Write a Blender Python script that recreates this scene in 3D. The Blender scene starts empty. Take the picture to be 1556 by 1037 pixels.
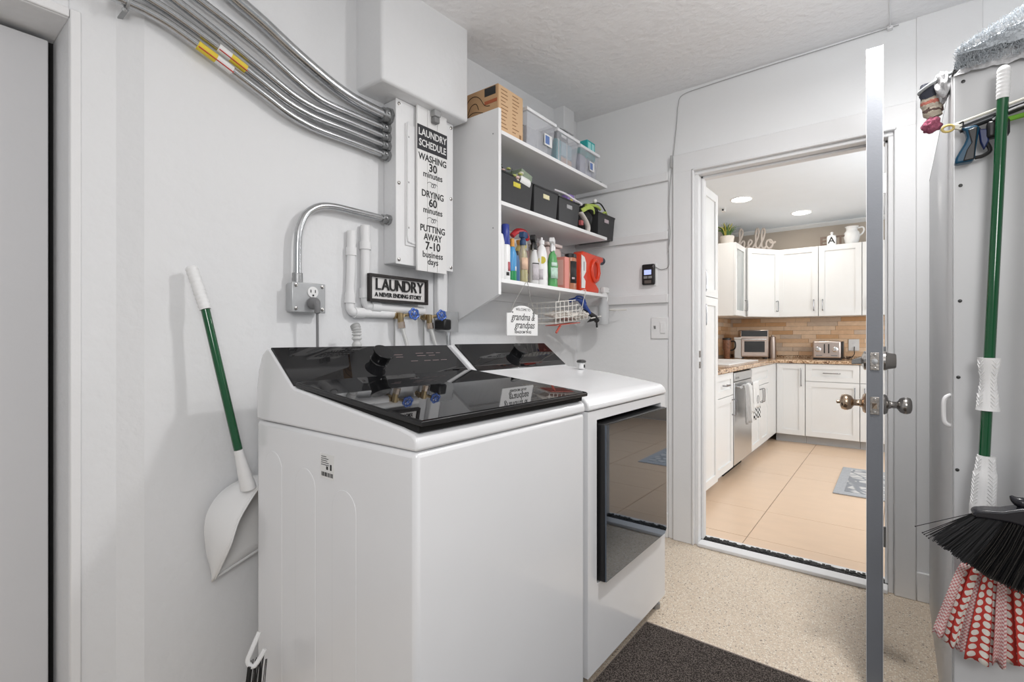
import bpy, bmesh, math, random
from mathutils import Vector, Matrix, noise
random.seed(7)
sc = bpy.context.scene
COL = sc.collection
PI = math.pi
def R(a): return math.radians(a)

# ---------------------------------------------------------------- camera, world, lights, exposure
cam_d = bpy.data.cameras.new('camera'); cam_d.sensor_width = 36.0
cam_d.lens = 752/1556*36; cam_d.shift_y = -3.5/1556; cam_d.clip_start = 0.02
cam = bpy.data.objects.new('camera', cam_d); COL.objects.link(cam)
cam.location = (1.62, 0, 1.13); cam.rotation_euler = (R(90), 0, R(37.8))
sc.camera = cam
w = bpy.data.worlds.new('world'); sc.world = w; w.use_nodes = True
w.node_tree.nodes['Background'].inputs[0].default_value = (0.93, 0.965, 1.0, 1)
w.node_tree.nodes['Background'].inputs[1].default_value = 0.42
def lamp(name, kind, loc, power, color=(1,1,1), size=0.1, rot=(0,0,0), size_y=None):
    l = bpy.data.lights.new(name, kind); l.energy = power; l.color = color
    if kind == 'AREA':
        l.size = size
        if size_y: l.shape = 'RECTANGLE'; l.size_y = size_y
        else: l.shape = 'DISK'
    else: l.shadow_soft_size = size
    o = bpy.data.objects.new(name, l); COL.objects.link(o); o.location = loc; o.rotation_euler = rot
    return o
lamp('laundry_ceiling_lamp', 'AREA', (1.67, 1.66, 2.38), 17, (1.0, 0.985, 0.97), 0.13)
lamp('laundry_bulb', 'POINT', (1.67, 1.62, 2.12), 9.5, (1.0, 0.985, 0.97), 0.05)
lamp('rear_fill_light', 'POINT', (2.15, -0.35, 1.72), 53, (1.0, 0.985, 0.975), 0.30)  # unseen fill added behind the camera to even out the room
lamp('kitchen_fill_light', 'POINT', (2.3, 4.2, 1.75), 34, (0.97, 0.985, 1.0), 0.25)  # unseen fill added to lift the kitchen ceiling
lamp('kitchen_side_fill', 'AREA', (3.36, 4.6, 1.2), 26, (0.80, 0.91, 1.0), 1.8, (0, R(90), 0), 2.2)  # cool fill added at the right wall to brighten the kitchen, no window there
sc.view_settings.view_transform = 'Standard'
sc.view_settings.look = 'None'
sc.view_settings.exposure = 0.0
sc.view_settings.gamma = 1.0
sc.view_settings.use_curve_mapping = False

# ---------------------------------------------------------------- materials
MATS = {}
def mat(name, col, rough=0.5, metal=0.0, bump=0.0, scale=60.0, var=0.0, vscale=6.0, spec=0.5, trans=0.0, emit=None, estr=0.0, coat=0.0, ior=1.45, alpha=1.0, stretch=(1,1,1), detail=3.0):
    if name in MATS: return MATS[name]
    m = bpy.data.materials.new(name); m.use_nodes = True
    nt = m.node_tree; b = nt.nodes['Principled BSDF']
    c = (col[0], col[1], col[2], 1)
    b.inputs['Base Color'].default_value = c
    b.inputs['Roughness'].default_value = rough
    b.inputs['Metallic'].default_value = metal
    b.inputs['Specular IOR Level'].default_value = spec
    b.inputs['IOR'].default_value = ior
    b.inputs['Transmission Weight'].default_value = trans
    b.inputs['Coat Weight'].default_value = coat
    b.inputs['Alpha'].default_value = alpha
    if emit:
        b.inputs['Emission Color'].default_value = (*emit, 1); b.inputs['Emission Strength'].default_value = estr
    tc = nt.nodes.new('ShaderNodeTexCoord')
    mp = nt.nodes.new('ShaderNodeMapping'); mp.inputs['Scale'].default_value = stretch
    nt.links.new(tc.outputs['Object'], mp.inputs[0])
    n2 = nt.nodes.new('ShaderNodeTexNoise'); n2.inputs['Scale'].default_value = vscale; n2.inputs['Detail'].default_value = detail
    nt.links.new(mp.outputs[0], n2.inputs['Vector'])
    mx = nt.nodes.new('ShaderNodeMix'); mx.data_type = 'RGBA'
    v = var if var else 0.02
    mx.inputs['A'].default_value = tuple(max(0, k*(1-v)) for k in col) + (1,)
    mx.inputs['B'].default_value = tuple(min(1, k*(1+v)) for k in col) + (1,)
    nt.links.new(n2.outputs['Fac'], mx.inputs['Factor'])
    nt.links.new(mx.outputs['Result'], b.inputs['Base Color'])
    if bump:
        n = nt.nodes.new('ShaderNodeTexNoise'); n.inputs['Scale'].default_value = scale; n.inputs['Detail'].default_value = 4
        nt.links.new(mp.outputs[0], n.inputs['Vector'])
        bp = nt.nodes.new('ShaderNodeBump'); bp.inputs['Strength'].default_value = bump; bp.inputs['Distance'].default_value = 0.01
        nt.links.new(n.outputs['Fac'], bp.inputs['Height']); nt.links.new(bp.outputs[0], b.inputs['Normal'])
    MATS[name] = m
    return m
def nodes(m): return m.node_tree, m.node_tree.nodes['Principled BSDF']
def N(nt, t, **k):
    n = nt.nodes.new(t)
    for a, v in k.items(): setattr(n, a, v)
    return n

wallm = mat('wall_paint_darkened', (0.735,0.74,0.75), 0.55, bump=0.22, scale=34, var=0.02, vscale=2)  # wall paint darkened to offset the strong light on the left wall
wallback = mat('wall_paint_lightened', (0.81,0.815,0.82), 0.5, bump=0.10, scale=40, var=0.015, vscale=3)  # same paint made lighter, stands in for light missing on the back wall
ceilm = mat('ceiling_paint', (0.88,0.88,0.89), 0.75, bump=0.7, scale=26, var=0.03, vscale=5)
trimw = mat('trim_paint', (0.77,0.77,0.775), 0.4, bump=0.05, scale=90)
doorgrey = mat('door_edge_grey_paint', (0.175,0.185,0.205), 0.5, bump=0.05, scale=150, var=0.04)
doorwhite = mat('door_white_paint', (0.66,0.665,0.68), 0.45, bump=0.04)
leftdoor = mat('closet_door_paint', (0.62,0.62,0.635), 0.55, bump=0.05)
white_enamel = mat('white_enamel', (0.78,0.785,0.80), 0.22, coat=0.3)
white_plastic = mat('white_plastic', (0.80,0.80,0.80), 0.35)
black_plastic = mat('black_plastic', (0.012,0.012,0.013), 0.35)
black_gloss = mat('black_glass', (0.008,0.008,0.009), 0.02, spec=0.5, ior=1.55)
galv = mat('galvanized_steel', (0.52,0.53,0.54), 0.24, 1.0, bump=0.02, scale=90, var=0.15, vscale=30)
galv_dark = mat('dull_zinc', (0.36,0.365,0.37), 0.42, 0.9, bump=0.1, scale=120, var=0.25, vscale=40)
greybox = mat('grey_metal_box', (0.50,0.51,0.52), 0.38, 0.6, bump=0.03, var=0.08, vscale=30)
brass = mat('aged_brass', (0.42,0.32,0.18), 0.35, 1.0, var=0.3, vscale=60, bump=0.1)
nickel = mat('brushed_nickel', (0.42,0.40,0.38), 0.22, 1.0)
bronze_k = mat('satin_brass_knob', (0.50,0.38,0.28), 0.22, 1.0)
chrome = mat('chrome', (0.75,0.75,0.76), 0.12, 1.0)
steel = mat('stainless_steel', (0.62,0.63,0.64), 0.3, 0.95, bump=0.01, scale=20, stretch=(1,1,30))
melamine = mat('white_melamine', (0.76,0.76,0.765), 0.35)
shelfw = mat('shelf_white', (0.78,0.78,0.785), 0.4, bump=0.02)
kcab = mat('cabinet_white', (0.80,0.80,0.79), 0.35)
toekick = mat('grey_toe_kick', (0.50,0.51,0.52), 0.5)
taupe = mat('taupe_wall', (0.50,0.43,0.36), 0.6, bump=0.03)
kceil = mat('kitchen_ceiling', (0.86,0.92,0.98), 0.7)
tilem = mat('beige_tile', (0.76,0.56,0.40), 0.28, bump=0.02, scale=12, var=0.06, vscale=5, stretch=(1,2.5,1))
grout = mat('grout', (0.40,0.31,0.24), 0.8)
groutl = mat('stone_joint', (0.50,0.36,0.25), 0.9)
blackm = mat('black_rubber', (0.02,0.02,0.02), 0.7, bump=0.4, scale=200)
cardb = mat('cardboard', (0.50,0.31,0.165), 0.75, bump=0.03, scale=100, var=0.08)
cardb_l = mat('cardboard_light_face', (0.62,0.42,0.25), 0.75, var=0.05)
ink = mat('black_ink', (0.02,0.02,0.02), 0.6)
greyink = mat('grey_ink', (0.25,0.25,0.25), 0.6)
green_pole = mat('green_painted_pole', (0.002,0.075,0.022), 0.15, coat=0.5)
glove_white = mat('white_rubber_grip', (0.78,0.78,0.78), 0.5)
deepblack = mat('black_void', (0.006,0.006,0.006), 0.8)

# terrazzo
terr = mat('terrazzo', (0.66,0.55,0.43), 0.35, var=0.07, vscale=3)
nt, b = nodes(terr)
src = b.inputs['Base Color'].links[0].from_socket
tc = N(nt,'ShaderNodeTexCoord')
def chips(scale, lo, colr, src, thr):
    v = N(nt,'ShaderNodeTexVoronoi'); v.inputs['Scale'].default_value = scale; v.inputs['Randomness'].default_value = 1
    nt.links.new(tc.outputs['Object'], v.inputs['Vector'])
    sp = N(nt,'ShaderNodeSeparateColor'); nt.links.new(v.outputs['Color'], sp.inputs[0])
    g = N(nt,'ShaderNodeMath', operation='GREATER_THAN'); g.inputs[1].default_value = thr; nt.links.new(sp.outputs[0], g.inputs[0])
    l = N(nt,'ShaderNodeMath', operation='LESS_THAN'); l.inputs[1].default_value = lo; nt.links.new(v.outputs['Distance'], l.inputs[0])
    mm = N(nt,'ShaderNodeMath', operation='MULTIPLY'); nt.links.new(g.outputs[0], mm.inputs[0]); nt.links.new(l.outputs[0], mm.inputs[1])
    x = N(nt,'ShaderNodeMix', data_type='RGBA'); nt.links.new(mm.outputs[0], x.inputs['Factor']); nt.links.new(src, x.inputs['A']); x.inputs['B'].default_value = (*colr,1)
    return x.outputs['Result']
src = chips(150, 0.42, (0.80,0.74,0.64), src, 0.45)
src = chips(210, 0.42, (0.40,0.32,0.25), src, 0.70)
src = chips(90, 0.30, (0.26,0.21,0.17), src, 0.86)
nt.links.new(src, b.inputs['Base Color'])

# mat pile
matm = mat('doormat_pile', (0.045,0.034,0.03), 0.95, bump=1.0, scale=260)
nt, b = nodes(matm)
tc = N(nt,'ShaderNodeTexCoord'); n = N(nt,'ShaderNodeTexNoise'); n.inputs['Scale'].default_value = 230; n.inputs['Detail'].default_value = 2
nt.links.new(tc.outputs['Object'], n.inputs['Vector'])
r = N(nt,'ShaderNodeValToRGB'); nt.links.new(n.outputs['Fac'], r.inputs[0])
r.color_ramp.elements[0].position = 0.42; r.color_ramp.elements[0].color = (0.018,0.013,0.011,1)
r.color_ramp.elements[1].position = 0.66; r.color_ramp.elements[1].color = (0.20,0.165,0.145,1)
nt.links.new(r.outputs[0], b.inputs['Base Color'])

# granite
gran = mat('granite', (0.5,0.4,0.3), 0.15)
nt, b = nodes(gran)
tc = N(nt,'ShaderNodeTexCoord'); n = N(nt,'ShaderNodeTexNoise'); n.inputs['Scale'].default_value = 38; n.inputs['Detail'].default_value = 5; n.inputs['Distortion'].default_value = 1.5
nt.links.new(tc.outputs['Object'], n.inputs['Vector'])
r = N(nt,'ShaderNodeValToRGB'); nt.links.new(n.outputs['Fac'], r.inputs[0])
e = r.color_ramp.elements; e[0].position = 0.36; e[0].color = (0.10,0.05,0.03,1); e[1].position = 0.62; e[1].color = (0.75,0.58,0.42,1)
k = e.new(0.46); k.color = (0.48,0.30,0.17,1)
nt.links.new(r.outputs[0], b.inputs['Base Color'])

# printed cloth: red with cream ovals, and fine check
def pattern_cloth(name, mode):
    m = mat(name, (0.55,0.06,0.04), 0.9)
    nt, b = nodes(m)
    tc = N(nt,'ShaderNodeTexCoord'); sp = N(nt,'ShaderNodeSeparateXYZ'); nt.links.new(tc.outputs['UV'], sp.inputs[0])
    def M(op, a, bb=None):
        x = N(nt,'ShaderNodeMath', operation=op)
        for i, q in enumerate((a, bb)):
            if q is None: continue
            if isinstance(q, (int, float)): x.inputs[i].default_value = q
            else: nt.links.new(q, x.inputs[i])
        return x.outputs[0]
    u, v = sp.outputs[0], sp.outputs[1]
    if mode == 'dots':
        U = M('MULTIPLY', u, 1/0.0215); V = M('MULTIPLY', v, 1/0.0185)
        V = M('ADD', V, M('MULTIPLY', M('FLOOR', U), 0.5))
        du = M('SUBTRACT', M('FRACT', U), 0.5); dv = M('SUBTRACT', M('FRACT', V), 0.5)
        d = M('ADD', M('POWER', M('ABSOLUTE', du), 2.0), M('POWER', M('ABSOLUTE', dv), 2.0))
        f = M('LESS_THAN', d, 0.155)
        A, B = (0.50,0.045,0.035,1), (0.74,0.71,0.66,1)
    else:
        f = M('GREATER_THAN', M('MULTIPLY', M('SINE', M('MULTIPLY', u, 720)), M('SINE', M('MULTIPLY', v, 720))), 0.0)
        A, B = (0.55,0.22,0.22,1), (0.72,0.62,0.60,1)
    x = N(nt,'ShaderNodeMix', data_type='RGBA'); nt.links.new(f, x.inputs['Factor']); x.inputs['A'].default_value = A; x.inputs['B'].default_value = B
    nt.links.new(x.outputs['Result'], b.inputs['Base Color'])
    return m
dots = pattern_cloth('red_cloth_with_cream_ovals', 'dots')
check = pattern_cloth('pink_checked_cloth', 'check')

# ---------------------------------------------------------------- mesh helpers
def smoothpath(pts, sub=6, closed=False):
    P = [Vector(p) for p in pts]; out = []; n = len(P)
    rng = range(n if closed else n-1)
    for i in rng:
        if closed: p0, p1, p2, p3 = P[(i-1)%n], P[i], P[(i+1)%n], P[(i+2)%n]
        else: p0, p1, p2, p3 = P[max(i-1,0)], P[i], P[i+1], P[min(i+2,n-1)]
        for k in range(sub):
            t = k/sub
            out.append(0.5*((2*p1)+(-p0+p2)*t+(2*p0-5*p1+4*p2-p3)*t*t+(-p0+3*p1-3*p2+p3)*t**3))
    if not closed: out.append(P[-1].copy())
    return out
class MB:
    def __init__(s): s.bm = bmesh.new()
    def box(s, x0,x1,y0,y1,z0,z1, M=None):
        g = bmesh.ops.create_cube(s.bm, size=1)['verts']
        for v in g:
            v.co = Vector(((x0+x1)/2+v.co.x*(x1-x0), (y0+y1)/2+v.co.y*(y1-y0), (z0+z1)/2+v.co.z*(z1-z0)))
            if M is not None: v.co = M @ v.co
        return s
    def hexa(s, bot, top):      # 4 bottom + 4 top points
        v = [s.bm.verts.new(p) for p in list(bot)+list(top)]
        for f in ((3,2,1,0),(4,5,6,7),(0,1,5,4),(1,2,6,5),(2,3,7,6),(3,0,4,7)): s.bm.faces.new([v[i] for i in f])
        return s
    def taper(s, cx,cy,z0,z1,w0,d0,w1,d1):
        f = lambda w,d,z: [(cx-w/2,cy-d/2,z),(cx+w/2,cy-d/2,z),(cx+w/2,cy+d/2,z),(cx-w/2,cy+d/2,z)]
        return s.hexa(f(w0,d0,z0), f(w1,d1,z1))
    def tray(s, cx,cy,z0,z1,w0,d0,w1,d1,t):       # open-topped tapered box
        f = lambda w,d,z: [(cx-w/2,cy-d/2,z),(cx+w/2,cy-d/2,z),(cx+w/2,cy+d/2,z),(cx-w/2,cy+d/2,z)]
        q = [f(w0,d0,z0), f(w1,d1,z1), f(w1-2*t,d1-2*t,z1), f(w0-2*t,d0-2*t,z0+t)]
        V = [[s.bm.verts.new(p) for p in l] for l in q]
        s.bm.faces.new(V[0][::-1])
        for a in range(3):
            for i in range(4):
                j = (i+1)%4; s.bm.faces.new((V[a][i],V[a][j],V[a+1][j],V[a+1][i]))
        s.bm.faces.new(V[3]); return s
    def prism(s, pts, axis, a, b):
        def q(p, t): return {'x': (t,p[0],p[1]), 'y': (p[0],t,p[1]), 'z': (p[0],p[1],t)}[axis]
        A = [s.bm.verts.new(q(p,a)) for p in pts]; B = [s.bm.verts.new(q(p,b)) for p in pts]
        s.bm.faces.new(A); s.bm.faces.new(B[::-1]); n = len(pts)
        for i in range(n): s.bm.faces.new((A[i],B[i],B[(i+1)%n],A[(i+1)%n]))
        return s
    def tube(s, pts, r, n=10, closed=False, flat=1.0):
        P = [Vector(p) for p in pts]; rings = []; m = len(P)
        up = None
        for i, p in enumerate(P):
            if closed: t = P[(i+1)%m]-P[i-1]
            else: t = P[min(i+1,m-1)]-P[max(i-1,0)]
            if t.length < 1e-9: t = Vector((0,0,1))
            t.normalize()
            if up is None:
                up = Vector((0,0,1)) if abs(t.z) < 0.9 else Vector((1,0,0))
            u = up - t*up.dot(t)
            if u.length < 1e-6: u = t.orthogonal()
            u.normalize(); up = u; v = t.cross(u)
            rr = r[i] if isinstance(r,(list,tuple)) else r
            rings.append([s.bm.verts.new(p+u*math.cos(2*PI*k/n)*rr+v*math.sin(2*PI*k/n)*rr*flat) for k in range(n)])
        for i in range(m if closed else m-1):
            A, B = rings[i], rings[(i+1)%m]
            for k in range(n): s.bm.faces.new((A[k],A[(k+1)%n],B[(k+1)%n],B[k]))
        if not closed:
            s.bm.faces.new(rings[0][::-1]); s.bm.faces.new(rings[-1])
        return s
    def cyl(s, p0, p1, r0, r1=None, n=20):
        return s.tube([p0,p1], [r0, r0 if r1 is None else r1], n)
    def lathe(s, prof, o=(0,0,0), axis=(0,0,1), n=24, sx=1.0, sy=1.0):
        ax = Vector(axis).normalized(); o = Vector(o)
        q = Vector((0,0,1)).rotation_difference(ax); rings = []
        for (r, z) in prof:
            rings.append([s.bm.verts.new(o + q @ Vector((max(r,1e-4)*sx*math.cos(2*PI*k/n), max(r,1e-4)*sy*math.sin(2*PI*k/n), z))) for k in range(n)])
        for A, B in zip(rings, rings[1:]):
            for k in range(n): s.bm.faces.new((A[k],A[(k+1)%n],B[(k+1)%n],B[k]))
        s.bm.faces.new(rings[0][::-1]); s.bm.faces.new(rings[-1])
        return s
    def ball(s, c, r, sc3=(1,1,1), sub=2):
        g = bmesh.ops.create_icosphere(s.bm, subdivisions=sub, radius=1)['verts']
        for v in g: v.co = Vector((c[0]+v.co.x*r*sc3[0], c[1]+v.co.y*r*sc3[1], c[2]+v.co.z*r*sc3[2]))
        return s
    def grid(s, f, nu, nv, thick=0.0, uv=None):
        V = [[s.bm.verts.new(f(i/nu, j/nv)) for j in range(nv+1)] for i in range(nu+1)]
        lay = s.bm.loops.layers.uv.verify() if uv else None
        for i in range(nu):
            for j in range(nv):
                fc = s.bm.faces.new((V[i][j],V[i+1][j],V[i+1][j+1],V[i][j+1]))
                if uv:
                    for lp, (a, b2) in zip(fc.loops, ((i,j),(i+1,j),(i+1,j+1),(i,j+1))): lp[lay].uv = uv(a/nu, b2/nv)
        return s
    def xf(s, M):
        for v in s.bm.verts: v.co = M @ v.co
        return s
def P2(name, mb, m, parent=None, local=False, smooth=35, bevel=0.0, seg=2, solid=0.0, origin=None):
    me = bpy.data.meshes.new(name)
    bmesh.ops.recalc_face_normals(mb.bm, faces=mb.bm.faces)
    if parent is not None and not local:
        mb.xf(parent.matrix_world.inverted())
    if origin is not None: mb.xf(Matrix.Translation(-Vector(origin)))
    mb.bm.to_mesh(me); mb.bm.free()
    me.materials.append(m)
    if smooth:
        for p in me.polygons: p.use_smooth = True
        me.set_sharp_from_angle(angle=R(smooth))
    o = bpy.data.objects.new(name, me); COL.objects.link(o)
    if parent is not None:
        o.parent = parent; o['_w'] = 1
        o.matrix_parent_inverse = Matrix.Identity(4)
        del o['_w']
    if origin is not None: o.location = origin
    if solid:
        md = o.modifiers.new('solid','SOLIDIFY'); md.thickness = solid; md.offset = 0
    if bevel:
        md = o.modifiers.new('bevel','BEVEL'); md.width = bevel; md.segments = seg; md.limit_method = 'ANGLE'; md.angle_limit = R(40)
    if parent is not None:
        # keep matrix_world right for sub-parts without waiting for the depsgraph
        o.matrix_world = parent.matrix_world
    return o
def T(name, label, cat, loc=(0,0,0), rotz=0, group=None):
    o = bpy.data.objects.new(name, None); COL.objects.link(o)
    o.empty_display_size = 0.05
    o.location = loc; o.rotation_euler = (0,0,rotz)
    o.matrix_world = Matrix.Translation(Vector(loc)) @ Matrix.Rotation(rotz, 4, 'Z')
    o['label'] = label; o['category'] = cat
    if group: o['group'] = group
    return o
def tag(o, label, cat, group=None):
    o['label'] = label; o['category'] = cat
    if group: o['group'] = group
    return o
def S(name, mb, m, parent=None, **k):
    o = P2(name, mb, m, parent, **k)
    if parent is None: o['kind'] = 'structure'
    return o
def lab(o, s): o['label'] = s; return o
def text(name, body, size, m, parent, M, ext=0.0005, xs=1.0, shear=0.0, align='CENTER', bold=0.0, join=None, spacing=1.0):
    cu = bpy.data.curves.new(name, 'FONT'); cu.body = body; cu.size = size; cu.extrude = ext; cu.offset = bold
    cu.align_x = align; cu.align_y = 'CENTER'; cu.shear = shear; cu.resolution_u = 3; cu.space_character = spacing
    to = bpy.data.objects.new('tmp', cu)
    me = bpy.data.meshes.new_from_object(to)
    me.transform(Matrix.Diagonal((xs,1,1,1)))
    me.transform(M)
    bpy.data.objects.remove(to); bpy.data.curves.remove(cu)
    if join is not None:
        join.bm.from_mesh(me); bpy.data.meshes.remove(me); return None
    mb = MB(); mb.bm.from_mesh(me); bpy.data.meshes.remove(me)
    return P2(name, mb, m, parent, local=True, smooth=0)
# frames for text: X right along reading direction, Y up, Z out of the surface
def frameX(y, z, x):   # on a plane x=const facing +x, read towards +y
    return Matrix(((0,0,1,x),(1,0,0,y),(0,1,0,z),(0,0,0,1)))
def frameY(x, z, y):   # on a plane y=const facing -y, read towards +x
    return Matrix(((1,0,0,x),(0,0,-1,y),(0,1,0,z),(0,0,0,1)))

# ================================================================ ROOM SHELL
YB = 2.77           # back wall of the laundry room
def zc(y): return 2.52 + 0.045*(y-YB)
S('floor', MB().box(-0.35,3.4,-1.6,YB+0.01,-0.05,0), terr)
mb = MB(); mb.hexa([(-0.4,-1.6,zc(-1.6)),(3.4,-1.6,zc(-1.6)),(3.4,YB+.02,zc(YB+.02)),(-0.4,YB+.02,zc(YB+.02))],
                   [(-0.4,-1.6,2.62),(3.4,-1.6,2.62),(3.4,YB+.02,2.62),(-0.4,YB+.02,2.62)])
S('ceiling', mb, ceilm, smooth=0)
# left wall: main run, slanted return, set-back run with the closet door opening
mb = MB()
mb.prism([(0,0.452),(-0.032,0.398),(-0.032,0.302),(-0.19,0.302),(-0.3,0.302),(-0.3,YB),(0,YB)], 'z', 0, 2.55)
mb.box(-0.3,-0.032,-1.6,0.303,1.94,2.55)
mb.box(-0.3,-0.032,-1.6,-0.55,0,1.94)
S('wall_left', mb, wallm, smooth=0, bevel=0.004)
mb = MB(); mb.box(-0.205,-0.165,-0.545,0.285,0.012,1.925)
d1 = S('door_1', mb, leftdoor, bevel=0.003)
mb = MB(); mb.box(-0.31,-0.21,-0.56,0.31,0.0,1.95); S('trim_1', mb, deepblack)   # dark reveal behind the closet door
S('trim_2', MB().box(-0.034,-0.024,0.303,0.325,0,1.965), trimw, bevel=0.003)
S('trim_18', MB().box(-0.034,-0.0245,-1.0,0.302,1.942,1.965), trimw, bevel=0.003)
# back wall with doorway
DX0, DX1, DZ = 0.766, 1.592, 2.03
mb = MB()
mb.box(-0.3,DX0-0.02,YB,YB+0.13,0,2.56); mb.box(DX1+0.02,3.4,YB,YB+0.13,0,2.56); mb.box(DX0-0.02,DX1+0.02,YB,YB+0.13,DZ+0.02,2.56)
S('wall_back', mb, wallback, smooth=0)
# jamb lining
mb = MB(); mb.box(DX0-0.02,DX0,YB-0.006,YB+0.135,0,DZ); mb.box(DX1,DX1+0.02,YB-0.006,YB+0.135,0,DZ); mb.box(DX0-0.02,DX1+0.02,YB-0.006,YB+0.135,DZ,DZ+0.02)
S('trim_3', mb, trimw, bevel=0.003)
mb = MB(); mb.box(DX0,DX0+0.012,YB+0.045,YB+0.08,0,DZ); mb.box(DX1-0.012,DX1,YB+0.045,YB+0.08,0,DZ); mb.box(DX0,DX1,YB+0.045,YB+0.08,DZ-0.012,DZ)
S('trim_4', mb, trimw, bevel=0.002)
# casing boards, each its own
S('trim_5', MB().box(0.63,DX0-0.022,YB-0.022,YB,0,2.155), trimw, bevel=0.004)
S('trim_6', MB().box(0.63,1.69,YB-0.0225,YB,DZ+0.022,2.157), trimw, bevel=0.004)
S('trim_7', MB().box(DX1+0.022,1.69,YB-0.022,YB,0,2.155), trimw, bevel=0.004)
S('trim_8', MB().box(DX0-0.03,DX0-0.018,YB-0.030,YB,0,DZ+0.03), trimw, bevel=0.004)
S('trim_9', MB().box(DX0-0.03,DX1+0.03,YB-0.030,YB,DZ+0.018,DZ+0.03), trimw, bevel=0.004)
S('trim_10', MB().box(0.60,0.63,YB-0.008,YB,0,2.1), trimw, bevel=0.003)
S('baseboard_back', MB().box(-0.0,0.60,YB-0.015,YB,0,0.14), trimw, bevel=0.004)
S('baseboard_back_right', MB().box(1.69,1.74,YB-0.02,YB,0,0.125), trimw, bevel=0.004)
S('trim_11', MB().box(1.69,1.9,YB-0.008,YB,0.125,2.52), trimw, bevel=0.002)
for i,(z0,z1) in enumerate(((2.026,2.076),(1.695,1.742),(1.335,1.385))):
    S('trim_%d'%(12+i), MB().box(0.0,0.60,YB-0.02,YB,z0,z1), trimw, bevel=0.003)
# boxed soffit over the breaker panel and small box in the corner
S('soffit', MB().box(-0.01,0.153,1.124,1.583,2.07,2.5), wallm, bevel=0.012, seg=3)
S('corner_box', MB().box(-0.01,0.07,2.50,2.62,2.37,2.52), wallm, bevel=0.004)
# threshold
S('door_sill', MB().box(DX0,DX1,YB-0.03,YB+0.045,0,0.018), trimw, bevel=0.004)
mb = MB()
mb.box(DX0,DX1,YB+0.045,YB+0.085,0.0,0.02)
for i in range(160):
    x = random.uniform(DX0+.01,DX1-.01); mb.box(x-0.006,x+0.006,YB+0.045+random.uniform(0,.03),YB+0.07+random.uniform(0,.028),0.012,0.021+random.uniform(0,.004))
S('door_seal', mb, blackm, smooth=0)
S('door_sill_inner', MB().box(DX0,DX1,YB+0.085,YB+0.14,0,0.012), trimw, bevel=0.003)

# kitchen shell
KX0, KX1, KY1, KZ = -0.06, 3.4, 6.72, 2.47
kf = S('kitchen_floor', MB().box(KX0,KX1,YB+0.14,KY1,-0.05,-0.004), grout)
xs = [-0.27,0.34,0.95,1.56,2.17,2.78,3.39]; ys = [2.53,3.05,3.57,4.09,4.61,5.13,5.65,6.17,6.69]
tile_me = None
for i in range(len(xs)-1):
    for j in range(len(ys)-1):
        x0, x1 = max(xs[i],KX0)+0.0025, xs[i+1]-0.0025
        y0, y1 = max(ys[j],YB+0.14)+0.0012, ys[j+1]-0.0012
        if x1 < 0.36: continue
        o = P2('tile', MB().box(x0,x1,y0,y1,-0.03,random.uniform(-0.0006,0.0006)), tilem, kf, smooth=0)
S('kitchen_ceiling', MB().box(KX0-0.1,KX1,YB+0.13,KY1+0.1,KZ,KZ+0.1), kceil)
kwb = S('wall_kitchen_back', MB().box(KX0-0.1,KX1,KY1,KY1+0.1,0,KZ), taupe)
kwl = S('wall_kitchen_left', MB().box(KX0-0.1,KX0,YB+0.13,KY1,0,KZ), taupe)
S('wall_kitchen_right', MB().box(KX1,KX1+0.1,YB+0.13,KY1+.1,0,KZ), taupe)
S('trim_kitchen', MB().prism([(KY1,KZ-0.045),(KY1-0.012,KZ-0.04),(KY1-0.035,KZ-0.01),(KY1-0.035,KZ),(KY1,KZ)],'x',KX0,KX1), kcab)

# backsplash: individually laid stone strips on both walls
stone = [mat('stone_strip_%s'%n, c, 0.5, bump=0.15, scale=60, var=0.12, vscale=25) for n, c in
         (('tan',(0.78,0.52,0.32)),('cream',(0.84,0.62,0.43)),('ochre',(0.70,0.42,0.22)),('grey',(0.68,0.54,0.42)))]
bs = S('backsplash_bed', MB().box(KX0,2.4,KY1-0.006,KY1-0.0005,0.93,1.376).box(KX0+.0005,KX0+0.006,5.0,KY1-0.006,0.93,1.376), groutl)
rows = 9; rh = (1.376-0.932)/rows
for rI in range(rows):
    z0 = 0.932+rI*rh
    x = KX0+0.012 - random.uniform(0,0.2)
    while x < 1.9:
        wd = random.choice((0.15,0.22,0.30,0.38))
        a, bb = max(x,KX0+0.012), min(x+wd-0.0025, 1.95)
        if bb-a > 0.02:
            P2('stone', MB().box(a,bb,KY1-0.014-random.uniform(0,.006),KY1-0.005,z0+0.0012,z0+rh-0.0012), random.choices(stone,(4,5,2,2))[0], bs, smooth=0)
        x += wd
    y = 5.3 - random.uniform(0,0.2)
    while y < KY1-0.02:
        wd = random.choice((0.15,0.22,0.30))
        P2('stone', MB().box(KX0+0.005,KX0+0.012+random.uniform(0,.005),y,min(y+wd-0.0025,KY1-0.016),z0+0.0012,z0+rh-0.0012), random.choices(stone,(4,3,4,1))[0], bs, smooth=0)
        y += wd

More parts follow.
